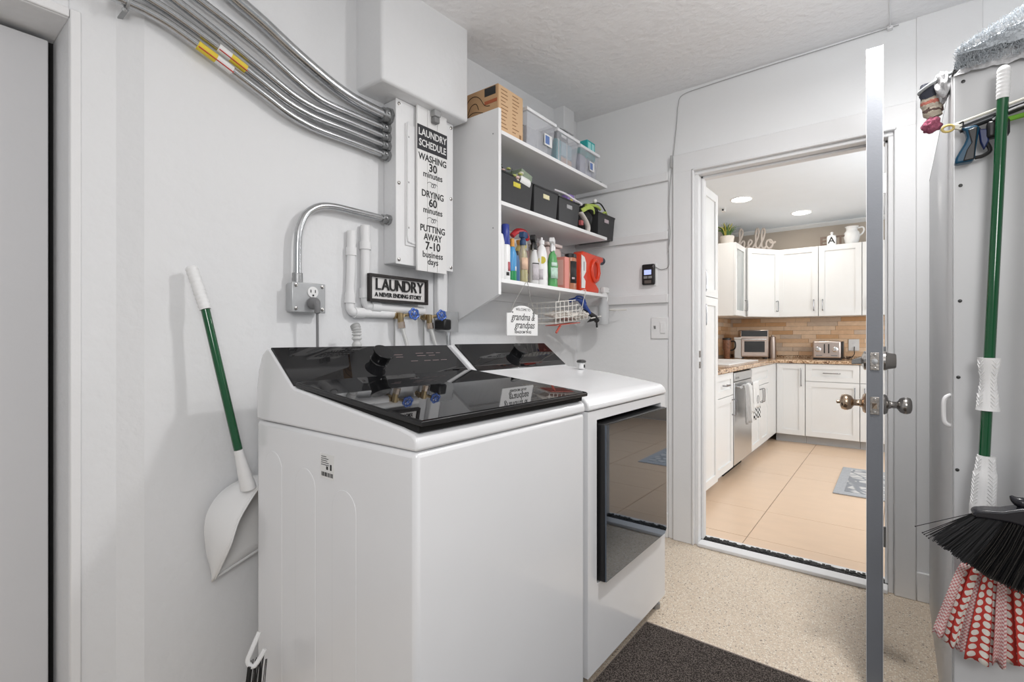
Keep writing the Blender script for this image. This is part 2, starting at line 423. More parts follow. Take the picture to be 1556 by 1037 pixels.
# recessed lights
glow = mat('lit_diffuser', (1,1,1), 0.5, emit=(1.0,0.97,0.93), estr=6.0)
for (x,y,lb) in ((0.45,5.10,'round recessed ceiling light, the nearer larger one left above the plant'),(0.83,6.02,'round recessed ceiling light further back above the upper cabinets'),(1.75,4.1,'round recessed ceiling light behind the open door')):
    t = T('recessed_light', lb, 'ceiling light', (x,y,KZ), group='recessed lights in the kitchen ceiling')
    P2('trim_ring', MB().lathe([(0.088,0),(0.100,0),(0.100,-0.003),(0.094,-0.006),(0.088,-0.005)],(0,0,0)), kcab, t, local=True)
    P2('diffuser', MB().lathe([(0.088,0.0),(0.087,-0.008),(0.07,-0.013),(0.0,-0.015)],(0,0,0)), glow, t, local=True)
    lamp('recessed_lamp','AREA',(x,y,KZ-0.02),4.5,(1.0,0.95,0.88),0.14)
t = T('smoke_detector', 'small white sensor on the kitchen ceiling left of the lights', 'sensor', (0.22,5.35,KZ))
P2('housing', MB().box(-.02,.02,-.02,.02,-.035,0), kcab, t, local=True, bevel=0.005); P2('lens', MB().lathe([(0.009,0),(0.009,0.004),(0.004,0.006)],(0,-0.02,-0.02),(0,-1,0)), ink, t, local=True)

# ================================================================ KITCHEN CABINETS
def pull(mb, x, z, L, vert=True, y=0.0):
    r = 0.0048
    if vert:
        p = smoothpath([(x,y,z-L/2+0.012),(x,y-0.026,z-L/2+0.006),(x,y-0.03,z-L/4),(x,y-0.031,z),(x,y-0.03,z+L/4),(x,y-0.026,z+L/2-0.006),(x,y,z+L/2-0.012)],3)
    else:
        p = smoothpath([(x-L/2+0.012,y,z),(x-L/2+0.006,y-0.026,z),(x-L/4,y-0.03,z),(x,y-0.031,z),(x+L/4,y-0.03,z),(x+L/2-0.006,y-0.026,z),(x+L/2-0.012,y,z)],3)
    mb.tube(p, r, 8); return mb
def shaker(parent, name, x0,x1,z0,z1, hx=None, hz=None, hL=0.14, hv=True, glass=False, st=0.055, yf=-0.02):
    mb = MB(); st2 = min(st, (z1-z0)*0.28)
    mb.box(x0,x0+st,yf,0,z0,z1); mb.box(x1-st,x1,yf,0,z0,z1)
    mb.box(x0+st,x1-st,yf,0,z0,z0+st2); mb.box(x0+st,x1-st,yf,0,z1-st2,z1)
    if not glass: mb.box(x0+st,x1-st,yf+0.011,0,z0+st2,z1-st2)
    d = P2(name, mb, kcab, parent, local=True, smooth=0)
    if glass: lab(P2('pane', MB().box(x0+st,x1-st,yf+0.009,yf+0.013,z0+st2,z1-st2), mat('cabinet_glass',(0.35,0.38,0.38),0.05,spec=0.8), d, local=True), 'glass pane')
    if hx is not None: P2('handle', pull(MB(), hx, hz, hL, hv, yf), mat('dark_chrome',(0.30,0.30,0.31),0.22,1.0), d, local=True)
    return d
def cabinet(name, label, loc, rotz, wd, dp, z0, z1, toe=0.0, group=None, cat='cabinet'):
    t = T(name, label, cat, loc, rotz, group)
    mb = MB(); mb.box(0,wd,0.001,dp,z0+toe,z1)
    P2('body', mb, kcab, t, local=True, smooth=0)
    if toe: P2('toe_kick', MB().box(0,wd,0.07,dp,z0,z0+toe-0.0005), toekick, t, local=True, smooth=0)
    return t
g = 0.0025
# pantry (faces +x)
t = cabinet('pantry_cabinet','tall white pantry cabinet with paired doors just inside the kitchen doorway',(0.58,2.925,0),R(90),0.83,0.58,0,2.17,toe=0.09)
for (a,bb,h) in ((g,0.415-g,0.415-0.035),(0.415+g,0.83-g,0.415+0.035)):
    shaker(t,'door',a,bb,1.42+g,2.165,h,1.515,0.15); shaker(t,'door',a,bb,0.095,1.42-g,h,1.29,0.15)
# left run base
t = cabinet('base_cabinet','narrow white base cabinet with one drawer between the pantry and the dishwasher',(0.56,3.76,0),R(90),0.50,0.6,0,0.865,toe=0.09,group='white base cabinets')
shaker(t,'drawer',g,0.50-g,0.68,0.86,0.25,0.77,0.13,False); shaker(t,'door',g,0.50-g,0.095,0.675,0.50-0.04,0.58,0.14)
t = cabinet('base_cabinet','white sink base cabinet with a false drawer front beyond the dishwasher',(0.56,4.885,0),R(90),1.215,0.6,0,0.865,toe=0.09,group='white base cabinets')
shaker(t,'drawer',g,0.80-g,0.68,0.86,None); shaker(t,'door',g,0.40-g,0.095,0.675,0.36,0.58,0.14); shaker(t,'door',0.40+g,0.80-g,0.095,0.675,0.44,0.58,0.14)
P2('filler_panel', MB().box(0.80+g,1.212,-0.018,0,0.095,0.86), kcab, t, local=True, smooth=0)
# back run base (faces -y)
t = cabinet('base_cabinet','white base cabinet with one full height door in the kitchen corner',(0.565,6.1,0),0,0.291,0.6,0,0.865,toe=0.09,group='white base cabinets')
shaker(t,'door',g+0.02,0.291-g,0.095,0.86,0.291-0.035,0.72,0.2)
t = cabinet('base_cabinet','white base cabinet with a wide drawer above its door, under the toaster',(0.858,6.1,0),0,0.475,0.6,0,0.865,toe=0.09,group='white base cabinets')
shaker(t,'drawer',g,0.475-g,0.68,0.86,0.2375,0.77,0.16,False); shaker(t,'door',g,0.475-g,0.095,0.675,0.475-0.04,0.56,0.15)
t = cabinet('base_cabinet','white base cabinet hidden mostly behind the open door',(1.335,6.1,0),0,0.6,0.6,0,0.865,toe=0.09,group='white base cabinets')
shaker(t,'drawer',g,0.6-g,0.68,0.86,0.3,0.77,0.16,False); shaker(t,'door',g,0.6-g,0.095,0.675,0.04,0.56,0.15)
# dishwasher
t = T('dishwasher','stainless steel dishwasher in the left run with towels over its handle','dishwasher',(0.56,4.265,0),R(90))
P2('body', MB().box(0.004,0.612,0.001,0.58,0.09,0.86), steel, t, local=True)
P2('door', MB().box(0.004,0.612,-0.028,0,0.10,0.775), steel, t, local=True, bevel=0.004)
cp = P2('control_panel', MB().box(0.004,0.612,-0.03,0,0.78,0.852), steel, t, local=True, bevel=0.003)
P2('button', MB().box(0.03,0.14,-0.032,-0.03,0.80,0.815), greyink, cp, local=True)
P2('seal', MB().box(0.004,0.612,-0.01,0,0.853,0.864), deepblack, t, local=True)
mb = MB(); mb.tube([(0.06,-0.065,0.735),(0.55,-0.065,0.735)],0.011,10); mb.cyl((0.08,-0.03,0.735),(0.08,-0.065,0.735),0.008); mb.cyl((0.53,-0.03,0.735),(0.53,-0.065,0.735),0.008)
P2('handle', mb, steel, t, local=True)
P2('toe_kick', MB().box(0.004,0.612,0.06,0.5,0,0.089), deepblack, t, local=True)
# towels hanging on dishwasher handle
def towel(name, y0, y1, zb, m, label, extra=None):
    def f(u,v):
        y = y0+(y1-y0)*u; s = 0.010*math.sin(u*9)+0.004*math.sin(u*23)
        if v < 0.15:
            a = (v/0.15)*PI; return (0.625-0.014*math.cos(a)+s*0.2, y, 0.735+0.016*math.sin(a))
        k = (v-0.15)/0.85; return (0.641+0.012*k+s*(0.4+k), y+0.01*math.sin(k*5+u*3), 0.735-(0.735-zb)*k)
    mb = MB().grid(f, 14, 16, uv=lambda u,v:(u*(y1-y0), v*0.4))
    t = tag(P2(name, mb, m, None, solid=0.004, smooth=60), label, 'towel'); return t
greyt = mat('grey_striped_towel',(0.46,0.45,0.44),0.95,bump=0.5,scale=200,var=0.3,vscale=30,stretch=(1,8,1))
towel('dish_towel',4.37,4.50,0.43,greyt,'grey dish towel over the left of the dishwasher handle')
towel('dish_towel',4.51,4.60,0.50,mat('light_towel',(0.70,0.69,0.67),0.95,bump=0.5,scale=200),'pale plain dish towel in the middle of the dishwasher handle')
t = T('printed_towel','white dish towel with a black and white checked hem beside the dishwasher handle','towel',(0.645,4.74,0.4))
def tf(z0,z1,amp=0.008): return lambda u,v:(0.645+amp*math.sin(u*8)+0.01*v, 4.64+0.20*u, z1-(z1-z0)*v)
P2('cloth', MB().grid(tf(0.52,0.76),10,8), mat('white_towel',(0.76,0.75,0.73),0.95,bump=0.4,scale=200), t, solid=0.004, smooth=60)
gm = mat('gingham',(0.1,0.1,0.1),0.95); nt,b = nodes(gm); tc=N(nt,'ShaderNodeTexCoord'); ck=N(nt,'ShaderNodeTexChecker'); ck.inputs['Scale'].default_value=45; ck.inputs[1].default_value=(0.04,0.04,0.04,1); ck.inputs[2].default_value=(0.75,0.75,0.74,1)
nt.links.new(tc.outputs['Object'],ck.inputs[0]); nt.links.new(ck.outputs[0],b.inputs['Base Color'])
lab(P2('hem', MB().grid(lambda u,v:(0.655+0.008*math.sin(u*8)+0.002*v, 4.63+0.22*u, 0.53-0.1*v),10,4), gm, t, solid=0.004, smooth=60),'black and white checked hem')
mb = MB(); mb.tube(smoothpath([(0.668,4.74+0.03*math.cos(a),0.60+0.035*math.sin(a)) for a in [i*PI/4 for i in range(8)]],3,True),0.0025,6,True)
P2('print', mb, greyink, t)

# uppers
t = cabinet('upper_cabinet','white upper cabinet on the left wall with a glass door seen edge-on',(0.27,5.55,0),R(90),0.43,0.32,1.376,2.15,group='white upper cabinets')
shaker(t,'door',g,0.43-g,1.38,2.147,0.43-0.035,1.50,0.13,glass=True)
dx,dy = 0.546-0.27, 6.39-5.98
t = T('corner_cabinet','white diagonal upper cabinet in the kitchen corner under the wooden word','cabinet',(0.285,5.985,0),math.atan2(dy,dx),'white upper cabinets')
L = math.hypot(dx,dy)-0.02
inv = t.matrix_world.inverted()
P2('body', MB().prism([(0.27,5.99),(0.546,6.395),(0.546,6.70),(-0.055,6.70),(-0.055,5.99)],'z',1.376,2.15), kcab, t, smooth=0)
shaker(t,'door',0.02,L-0.01,1.38,2.147,L-0.05,1.50,0.13)
t = cabinet('upper_cabinet','white upper cabinet with one door, left of the jug',(0.55,6.38,0),0,0.396,0.32,1.376,2.15,group='white upper cabinets')
shaker(t,'door',g,0.396-g,1.38,2.147,0.396-0.04,1.50,0.13)
t = cabinet('upper_cabinet','white upper cabinet with one door, under the jug and the letters',(0.948,6.38,0),0,0.39,0.32,1.376,2.15,group='white upper cabinets')
shaker(t,'door',g,0.39-g,1.38,2.147,0.04,1.50,0.13)
t = cabinet('upper_cabinet','white upper cabinet hidden behind the open door',(1.34,6.38,0),0,0.6,0.32,1.376,2.15,group='white upper cabinets')
shaker(t,'door',g,0.6-g,1.38,2.147,0.04,1.50,0.13)

# worktop with sink
t = T('worktop','brown speckled granite worktop running round the kitchen corner','worktop',(0,6,0.865))
P2('slab', MB().prism([(KX0+.002,3.76),(0.60,3.76),(0.60,6.06),(1.94,6.06),(1.94,6.70),(KX0+.002,6.70)],'z',0.866,0.90), gran, t, bevel=0.006)
P2('upstand', MB().box(KX0+.02,1.94,6.688,6.703,0.901,0.93), gran, t)
t = T('kitchen_sink','white sink rim set in the worktop left of the dishwasher side','sink',(0.25,5.0,0.9))
mb = MB(); mb.box(0.06,0.50,4.45,4.49,0.9,0.912); mb.box(0.06,0.50,5.55,5.59,0.9,0.912); mb.box(0.06,0.1,4.49,5.55,0.9,0.912); mb.box(0.46,0.5,4.49,5.55,0.9,0.912)
P2('rim', mb, white_plastic, t, bevel=0.003); P2('basin', MB().box(0.1,0.46,4.49,5.55,0.901,0.903), white_plastic, t)

# things on the worktop
mat('warm_steel',(0.42,0.35,0.31),0.32,0.9,var=0.1,vscale=20)
t = T('toaster_oven','steel countertop toaster oven with a black control strip in the kitchen corner','oven',(0.30,6.30,0.901),R(18))
P2('body', MB().box(-0.15,0.15,-0.12,0.14,0.015,0.33), MATS['warm_steel'], t, local=True, bevel=0.012)
P2('control_strip', MB().box(-0.135,0.135,-0.126,-0.12,0.255,0.32), black_gloss, t, local=True)
d = P2('door', MB().box(-0.135,0.135,-0.135,-0.12,0.03,0.235), MATS['warm_steel'], t, local=True, bevel=0.004)
P2('window', MB().box(-0.105,0.105,-0.138,-0.135,0.075,0.2), black_gloss, d, local=True)
P2('handle', MB().tube([(-0.12,-0.155,0.22),(0.12,-0.155,0.22)],0.008,10), chrome, d, local=True)
for i in (-1,1): P2('foot', MB().box(i*0.12-.012,i*0.12+.012,-0.1,0.1,0,0.015), black_plastic, t, local=True)
t = T('canister','tall brushed steel canister beside the toaster oven','canister',(0.50,6.33,0.901))
P2('body', MB().lathe([(0.038,0),(0.04,0.01),(0.036,0.2),(0.033,0.235)]), MATS['warm_steel'], t, local=True); P2('lid', MB().lathe([(0.034,0.235),(0.034,0.25),(0.012,0.258),(0.012,0.27)]), MATS['warm_steel'], t, local=True)
t = T('coffee_machine','dark slim coffee machine between the toaster oven and the canister','appliance',(0.43,6.42,0.901)); P2('body', MB().box(-0.03,0.02,-0.05,0.08,0,0.2), black_plastic, t, local=True, bevel=0.006); P2('tray', MB().box(-0.025,0.015,-0.08,-0.05,0,0.02), steel, t, local=True)
t = T('toaster','four slice steel toaster with two dials against the stone backsplash','toaster',(1.02,6.50,0.901))
P2('body', MB().box(-0.135,0.135,-0.1,0.1,0.012,0.205), mat('rose_steel',(0.60,0.52,0.48),0.3,0.85), t, local=True, bevel=0.02, seg=4)
P2('base', MB().box(-0.13,0.13,-0.095,0.095,0.0,0.012), black_plastic, t, local=True)
P2('end_cap', MB().box(0.134,0.148,-0.09,0.09,0.01,0.2), black_plastic, t, local=True, bevel=0.006)
for i in (-1,1):
    P2('dial', MB().lathe([(0.028,0),(0.028,0.012),(0.02,0.016)],(i*0.08,-0.1,0.11),(0,-1,0)), chrome, t, local=True)
    lv = P2('lever', MB().box(i*0.02-.005,i*0.02+.005,-0.112,-0.1,0.07,0.17), black_plastic, t, local=True)
    P2('button', MB().box(i*0.07-.03,i*0.07+.03,-0.104,-0.1,0.04,0.05), greyink, t, local=True)
    P2('slot', MB().box(i*0.06-.045,i*0.06+.045,-0.07,0.07,0.2035,0.2065), black_plastic, t, local=True)
P2('cord', MB().tube(smoothpath([(0.12,0.07,0.02),(0.19,0.08,0.012),(0.235,0.12,0.05),(0.235,0.165,0.1),(0.235,0.185,0.14)],4),0.004,6), black_plastic, t, local=True)
t = T('wall_outlet','cream outlet cover on the stone backsplash behind the toaster cord','outlet',(1.25,6.70,1.06))
P2('plate', MB().box(-0.05,0.05,-0.008,0.0,-0.065,0.065), kcab, t, local=True, bevel=0.003)
for z in (-0.025,0.025): P2('socket', MB().lathe([(0.016,0),(0.016,0.003),(0.01,0.0035)],(0,-0.008,z),(0,-1,0)), trimw, t, local=True)
t = T('tumbler','dark patterned travel tumbler with a handle on the left worktop','cup',(0.10,5.95,0.901))
P2('body', MB().lathe([(0.03,0),(0.033,0.005),(0.036,0.09),(0.045,0.12),(0.046,0.215)]), mat('dark_pattern',(0.20,0.09,0.05),0.35,var=0.7,vscale=60), t, local=True)
P2('lid', MB().lathe([(0.047,0.215),(0.047,0.235),(0.02,0.24)]), black_plastic, t, local=True)
P2('handle', MB().tube(smoothpath([(0.043,0,0.2),(0.085,0,0.195),(0.09,0,0.13),(0.06,0,0.1),(0.04,0,0.1)],4),0.008,8), black_plastic, t, local=True)
t = T('kettle','silver jug with a black handle at the left end of the visible worktop','kettle',(0.0,5.8,0.901)); P2('body', MB().lathe([(0.05,0),(0.052,0.01),(0.048,0.12),(0.04,0.16),(0.042,0.18)]), steel, t, local=True); P2('lid', MB().lathe([(0.042,0.18),(0.03,0.195),(0.008,0.2),(0.008,0.215)]), black_plastic, t, local=True)
t = T('flour_bin','cream upright container behind the dark tumbler','container',(0.17,6.2,0.901)); P2('body', MB().box(-0.04,0.04,-0.06,0.06,0,0.22), kcab, t, local=True, bevel=0.01); P2('lid', MB().box(-0.042,0.042,-0.062,0.062,0.22,0.245), kcab, t, local=True, bevel=0.006)

# things on top of upper cabinets
t = T('potted_plant','small pot of green and yellow grass on the left upper cabinet','plant',(0.17,5.68,2.151))
P2('pot', MB().lathe([(0.055,0),(0.062,0.005),(0.075,0.085),(0.072,0.09),(0.066,0.08),(0.05,0.07)]), mat('pot_cream',(0.68,0.63,0.57),0.7,var=0.1,vscale=30), t, local=True)
mb = MB(); mb2 = MB()
for i in range(70):
    a = random.uniform(0,2*PI); l = random.uniform(0.10,0.19); sp = random.uniform(0.1,0.75)
    p = [(math.cos(a)*0.02,math.sin(a)*0.02,0.07),(math.cos(a)*(0.02+sp*l*0.4),math.sin(a)*(0.02+sp*l*0.4),0.07+l*0.6),(math.cos(a)*(0.02+sp*l),math.sin(a)*(0.02+sp*l),0.07+l*(1.05-sp*0.5))]
    (mb if i%3 else mb2).tube(smoothpath(p,3),[0.004,0.005,0.005,0.004,0.003,0.002,0.001],4)
o = P2('grass', mb, mat('leaf_green',(0.08,0.16,0.05),0.6), t, local=True); o['kind']='stuff'
o = P2('grass', mb2, mat('leaf_yellow',(0.50,0.44,0.08),0.6), t, local=True); o['kind']='stuff'
# wooden cursive word 'hello'
M0 = Matrix.Translation((0.150,6.12,2.153)) @ Matrix.Rotation(R(33),4,'Z')
strokes = [[(0.0,.03),(.035,.07),(.075,.15),(.085,.21),(.065,.235),(.05,.20),(.05,.12),(.045,.02),(.06,.07),(.09,.10),(.105,.08),(.10,.03),(.125,.02),(.155,.045)],
 [(.155,.045),(.185,.075),(.19,.10),(.165,.11),(.148,.07),(.16,.025),(.195,.02),(.225,.06)],
 [(.225,.06),(.262,.14),(.275,.21),(.26,.24),(.24,.20),(.235,.10),(.24,.03),(.27,.02),(.295,.06)],
 [(.295,.06),(.332,.14),(.345,.21),(.33,.24),(.31,.20),(.305,.10),(.31,.03),(.34,.02),(.365,.05)],
 [(.40,.11),(.37,.10),(.358,.06),(.375,.022),(.41,.02),(.435,.06),(.425,.10),(.40,.11),(.405,.085),(.44,.075),(.47,.09)]]
mb = MB()
for s in strokes:
    p = smoothpath([(a*0.95,0,bb*1.02+0.004) for a,bb in s],4)
    mb.tube(p, 0.0125, 8, flat=0.75)
mb.xf(M0)
tag(P2('word_sign', mb, mat('weathered_wood',(0.40,0.35,0.31),0.7,bump=0.1,var=0.15,vscale=20)), 'weathered wooden cursive word hello on the corner cabinet', 'sign')
wlet = mat('brown_letter',(0.13,0.09,0.07),0.7)
for ch,x,lb in (('E',0.985,'brown wooden letter E left of the white lettered pot'),('T',1.145,'brown wooden letter T right of the white lettered pot')):
    mb = MB(); text('l',ch,0.13,None,None,frameY(x,2.151+0.0475,6.42),ext=0.008,bold=0.003,join=mb)
    tag(P2('letter', mb, wlet, None, smooth=0), lb, 'letter', 'wooden letters on the upper cabinets')
t = T('lettered_pot','white pot with a knobbed lid and a letter A on the upper cabinets','pot',(1.065,6.44,2.151))
P2('body', MB().box(-0.042,0.042,-0.042,0.042,0,0.095), white_plastic, t, local=True, bevel=0.008, seg=3)
P2('lid', MB().lathe([(0.044,0.095),(0.040,0.108),(0.012,0.118),(0.01,0.128),(0.016,0.138),(0.008,0.15)]), white_plastic, t, local=True)
text('letter','A',0.10,ink,t,t.matrix_world.inverted()@frameY(1.065,2.151+0.05,6.396),bold=0.001)
t = T('ceramic_jug','cream ceramic jug with one handle on top of the upper cabinets','jug',(1.245,6.45,2.151))
P2('body', MB().lathe([(0.05,0),(0.062,0.02),(0.075,0.08),(0.068,0.12),(0.05,0.145),(0.052,0.17),(0.064,0.185),(0.058,0.186),(0.045,0.165),(0.03,0.1)]), kcab, t, local=True)
P2('handle', MB().tube(smoothpath([(0.055,0,0.165),(0.095,0,0.17),(0.108,0,0.135),(0.09,0,0.1),(0.068,0,0.085)],4),0.008,8), kcab, t, local=True)

# kitchen rug
rugm = mat('rug_weave',(0.5,0.5,0.5),0.95,bump=0.3,scale=200); nt,b = nodes(rugm)
tc=N(nt,'ShaderNodeTexCoord'); wv=N(nt,'ShaderNodeTexVoronoi'); wv.feature='DISTANCE_TO_EDGE'; wv.inputs['Scale'].default_value=11
nt.links.new(tc.outputs['Object'],wv.inputs['Vector']); r=N(nt,'ShaderNodeValToRGB'); nt.links.new(wv.outputs['Distance'],r.inputs[0])
r.color_ramp.elements[0].position=0.06; r.color_ramp.elements[0].color=(0.27,0.28,0.30,1); r.color_ramp.elements[1].position=0.11; r.color_ramp.elements[1].color=(0.58,0.57,0.56,1)
nt.links.new(r.outputs[0],b.inputs['Base Color'])
t = T('kitchen_rug','small grey patterned rug on the beige kitchen tiles','rug',(1.6,4.75,0.001))
P2('border', MB().box(1.255,2.0,4.29,5.2,0.001,0.008), mat('rug_border',(0.42,0.43,0.45),0.95,bump=0.4,scale=150,var=0.2,vscale=80), t, bevel=0.002)
P2('field', MB().box(1.32,1.935,4.37,5.12,0.008,0.010), rugm, t)

# ================================================================ OPEN DOOR
DT = Matrix.Translation((1.574,2.745,0)) @ Matrix.Rotation(math.atan2(-(1.589-1.574), -(2.745-1.944))+PI/2+0, 4, 'Z')
# local frame: door slab runs from the hinge along -y (towards the camera); x from -0.044 (kitchen-side face) to 0
ang = math.atan2(1.589-1.574, 2.745-1.944)
d2 = bpy.data.objects.new('door_2', None); COL.objects.link(d2)
d2.location = (1.574,2.745,0); d2.rotation_euler = (0,0,ang); d2['kind'] = 'structure'
d2.matrix_world = Matrix.Translation((1.574,2.745,0)) @ Matrix.Rotation(ang,4,'Z')
LW = 0.802
sl = P2('door_slab', MB().box(-0.0425,-0.0015,-LW,0,0.025,2.055), doorgrey, d2, local=True, bevel=0.002)
P2('door_face', MB().box(-0.0015,0.0,-LW+0.0,0,0.025,2.055), doorwhite, d2, local=True)
P2('door_face', MB().box(-0.044,-0.0425,-LW+0.0,0,0.025,2.055), doorwhite, d2, local=True)
ky, kz, dz = -LW+0.065, 0.917, 1.058
plate = mat('worn_strike_plate',(0.30,0.28,0.26),0.4,1.0,var=0.6,vscale=120,bump=0.2,scale=150)
for nm, z, hh in (('latch_plate',kz,0.028),('bolt_plate',dz,0.028)):
    p = P2(nm, MB().box(-0.034,-0.010,-LW-0.0018,-LW+0.001,z-hh,z+hh), plate, d2, local=True, bevel=0.001)
    if nm == 'latch_plate': P2('latch_bolt', MB().hexa([(-0.028,-LW-0.002,z-.009),(-0.016,-LW-0.002,z-.009),(-0.016,-LW,z-.009),(-0.028,-LW,z-.009)],[(-0.028,-LW-0.010,z+.009),(-0.016,-LW-0.002,z+.009),(-0.016,-LW,z+.009),(-0.028,-LW,z+.009)]), bronze_k, p, local=True)
    else: P2('bolt', MB().lathe([(0.0085,0),(0.0085,0.002),(0.005,0.0025)],(-0.022,-LW-0.0015,z),(0,-1,0)), galv_dark, p, local=True)
    for s in (-1,1): P2('screw', MB().lathe([(0.004,0),(0.004,0.0008),(0.002,0.0012)],(-0.022,-LW-0.0018,z+s*0.021),(0,-1,0),n=8), nickel, p, local=True)
def knob(side, m):
    ax = (side,0,0); o = (0.0 if side>0 else -0.044, ky, kz)
    r_ = P2('rose', MB().lathe([(0.032,0),(0.033,0.004),(0.028,0.010),(0.014,0.014),(0.012,0.02)],o,ax), m, d2, local=True)
    k = P2('door_knob', MB().lathe([(0.0105,0.018),(0.0105,0.034),(0.014,0.037),(0.022,0.042),(0.0265,0.052),(0.027,0.060),(0.0235,0.069),(0.014,0.073),(0.006,0.0735)],o,ax), m, d2, local=True, smooth=60)
    if side < 0: P2('thumb_turn', MB().lathe([(0.006,0.073),(0.0065,0.082),(0.004,0.084)],o,ax), m, k, local=True)
knob(1, nickel); knob(-1, bronze_k)
P2('deadbolt_cylinder', MB().lathe([(0.031,0),(0.031,0.006),(0.0265,0.012),(0.0235,0.03),(0.021,0.033),(0.010,0.034)],(0,ky,dz),(1,0,0)), nickel, d2, local=True)
db = P2('deadbolt_rose', MB().lathe([(0.031,0),(0.031,0.007),(0.02,0.012),(0.008,0.016)],(-0.044,ky,dz),(-1,0,0)), nickel, d2, local=True)
P2('thumb_turn', MB().hexa([(-0.055,ky-0.006,dz-0.012),(-0.055,ky+0.006,dz-0.012),(-0.085,ky+0.004,dz-0.014),(-0.085,ky-0.004,dz-0.014)],[(-0.055,ky-0.006,dz+0.014),(-0.055,ky+0.006,dz+0.014),(-0.085,ky+0.004,dz+0.002),(-0.085,ky-0.004,dz+0.002)]), nickel, db, local=True, bevel=0.003)
for z in (0.25,1.05,1.82):
    h = P2('hinge', MB().box(-0.02,0.012,0.0,0.0025,z-0.045,z+0.045), galv_dark, d2, local=True)
    mb = MB()
    for k in range(5): mb.cyl((0.006,0.005,z-0.045+k*0.018+0.0006),(0.006,0.005,z-0.045+(k+1)*0.018-0.0006),0.006,n=10)
    P2('hinge_pin', mb, galv_dark, h, local=True)
# strike plates and hinge leaves on the left jamb
for z in (0.985,1.045): S('jamb_plate', MB().box(DX0-0.001,DX0+0.0015,YB+0.005,YB+0.035,z-0.018,z+0.018), plate)

# ================================================================ LEFT WALL SERVICES
# breaker panel
t = T('breaker_panel','white painted metal breaker panel box below the boxed soffit','electrical panel',(0.0,1.4,1.425))
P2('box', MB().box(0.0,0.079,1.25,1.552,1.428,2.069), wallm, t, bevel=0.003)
P2('cover', MB().box(0.079,0.084,1.244,1.558,1.423,2.069), trimw, t, bevel=0.002)
dr = P2('panel_door', MB().box(0.084,0.089,1.288,1.515,1.50,1.985), trimw, t, bevel=0.003, seg=2)
mb = MB(); mb.tube(smoothpath([(0.089,1.30,1.99),(0.092,1.296,1.95),(0.092,1.296,1.75),(0.092,1.296,1.54),(0.092,1.31,1.515),(0.089,1.34,1.512)],3),0.004,6)
P2('rib', mb, trimw, dr)
for z in (1.93,1.75,1.57): P2('screw', MB().lathe([(0.004,0),(0.004,0.002),(0.002,0.003)],(0.093,1.298,z),(1,0,0),n=8), greyink, dr)
for y in (1.258,1.544):
    for z in (1.44,1.74,2.05): P2('cover_screw', MB().lathe([(0.007,0),(0.007,0.003),(0.003,0.005)],(0.084,y,z),(1,0,0),n=10), nickel, t)
# laundry schedule sign: three planks
t = T('schedule_sign','tall white plank sign with a black heading hanging on the breaker panel','sign',(0.093,1.42,1.41))
sy0, sy1 = 1.335, 1.50; pw = (sy1-sy0)/3
signw = mat('sign_white',(0.78,0.775,0.77),0.6,var=0.04,vscale=20,stretch=(1,1,0.2))
for i in range(3): P2('plank', MB().box(0.094,0.104,sy0+i*pw+0.0008,sy0+(i+1)*pw-0.0008,1.405,2.085), signw, t, bevel=0.001)
P2('heading_plate', MB().box(0.104,0.1055,sy0,sy1,1.895,1.995), mat('charcoal_plate',(0.03,0.03,0.035),0.6), t)
yc = (sy0+sy1)/2
mb = MB()
text('x','LAUNDRY',0.040,None,None,frameX(yc,1.966,0.106),join=mb,bold=0.0006,xs=0.85); text('x','SCHEDULE',0.040,None,None,frameX(yc,1.923,0.106),join=mb,bold=0.0006,xs=0.78)
lab(P2('heading_lettering', mb, signw, t, smooth=0),'white lettering LAUNDRY SCHEDULE')
for s, z, sz, xs_, bo in (('WASHING',1.868,0.038,0.88,0.0006),('30',1.832,0.046,1.0,0.0009),('minutes',1.802,0.036,0.95,0.0003),
        ('DRYING',1.722,0.038,0.88,0.0006),('60',1.688,0.046,1.0,0.0009),('minutes',1.656,0.036,0.95,0.0003),
        ('PUTTING',1.580,0.038,0.88,0.0006),('AWAY',1.546,0.038,0.88,0.0006),('7-10',1.509,0.046,1.0,0.0009),('business',1.474,0.036,0.95,0.0003),('days',1.446,0.036,0.95,0.0003)):
    text('lettering_line',s,sz,ink,t,t.matrix_world.inverted() @ frameX(yc+0.002,z,0.1045),xs=xs_,bold=bo)
mb = MB()
for z in (1.763,1.617):
    mb.tube(smoothpath([(0.1046,yc-0.03,z+0.004),(0.1046,yc-0.015,z+0.012),(0.1046,yc+0.004,z+0.004),(0.1046,yc+0.001,z-0.008),(0.1046,yc-0.008,z-0.003),(0.1046,yc,z+0.008),(0.1046,yc+0.014,z+0.007),(0.1046,yc+0.014,z-0.005),(0.1046,yc+0.005,z-0.004),(0.1046,yc+0.012,z+0.010),(0.1046,yc+0.028,z+0.004)],4),0.0009,5)
P2('flourish', mb, ink, t)
t = T('magnetic_clip','grey plastic clip holding the top of the schedule sign','clip',(0.105,1.43,2.02))
P2('body', MB().box(0.1045,0.132,1.405,1.44,2.045,2.115), mat('grey_plastic',(0.34,0.34,0.34),0.5), t, bevel=0.004); P2('jaw', MB().box(0.1045,0.128,1.408,1.437,2.02,2.044), mat('grey_plastic_dark',(0.22,0.22,0.22),0.5), t, bevel=0.003)

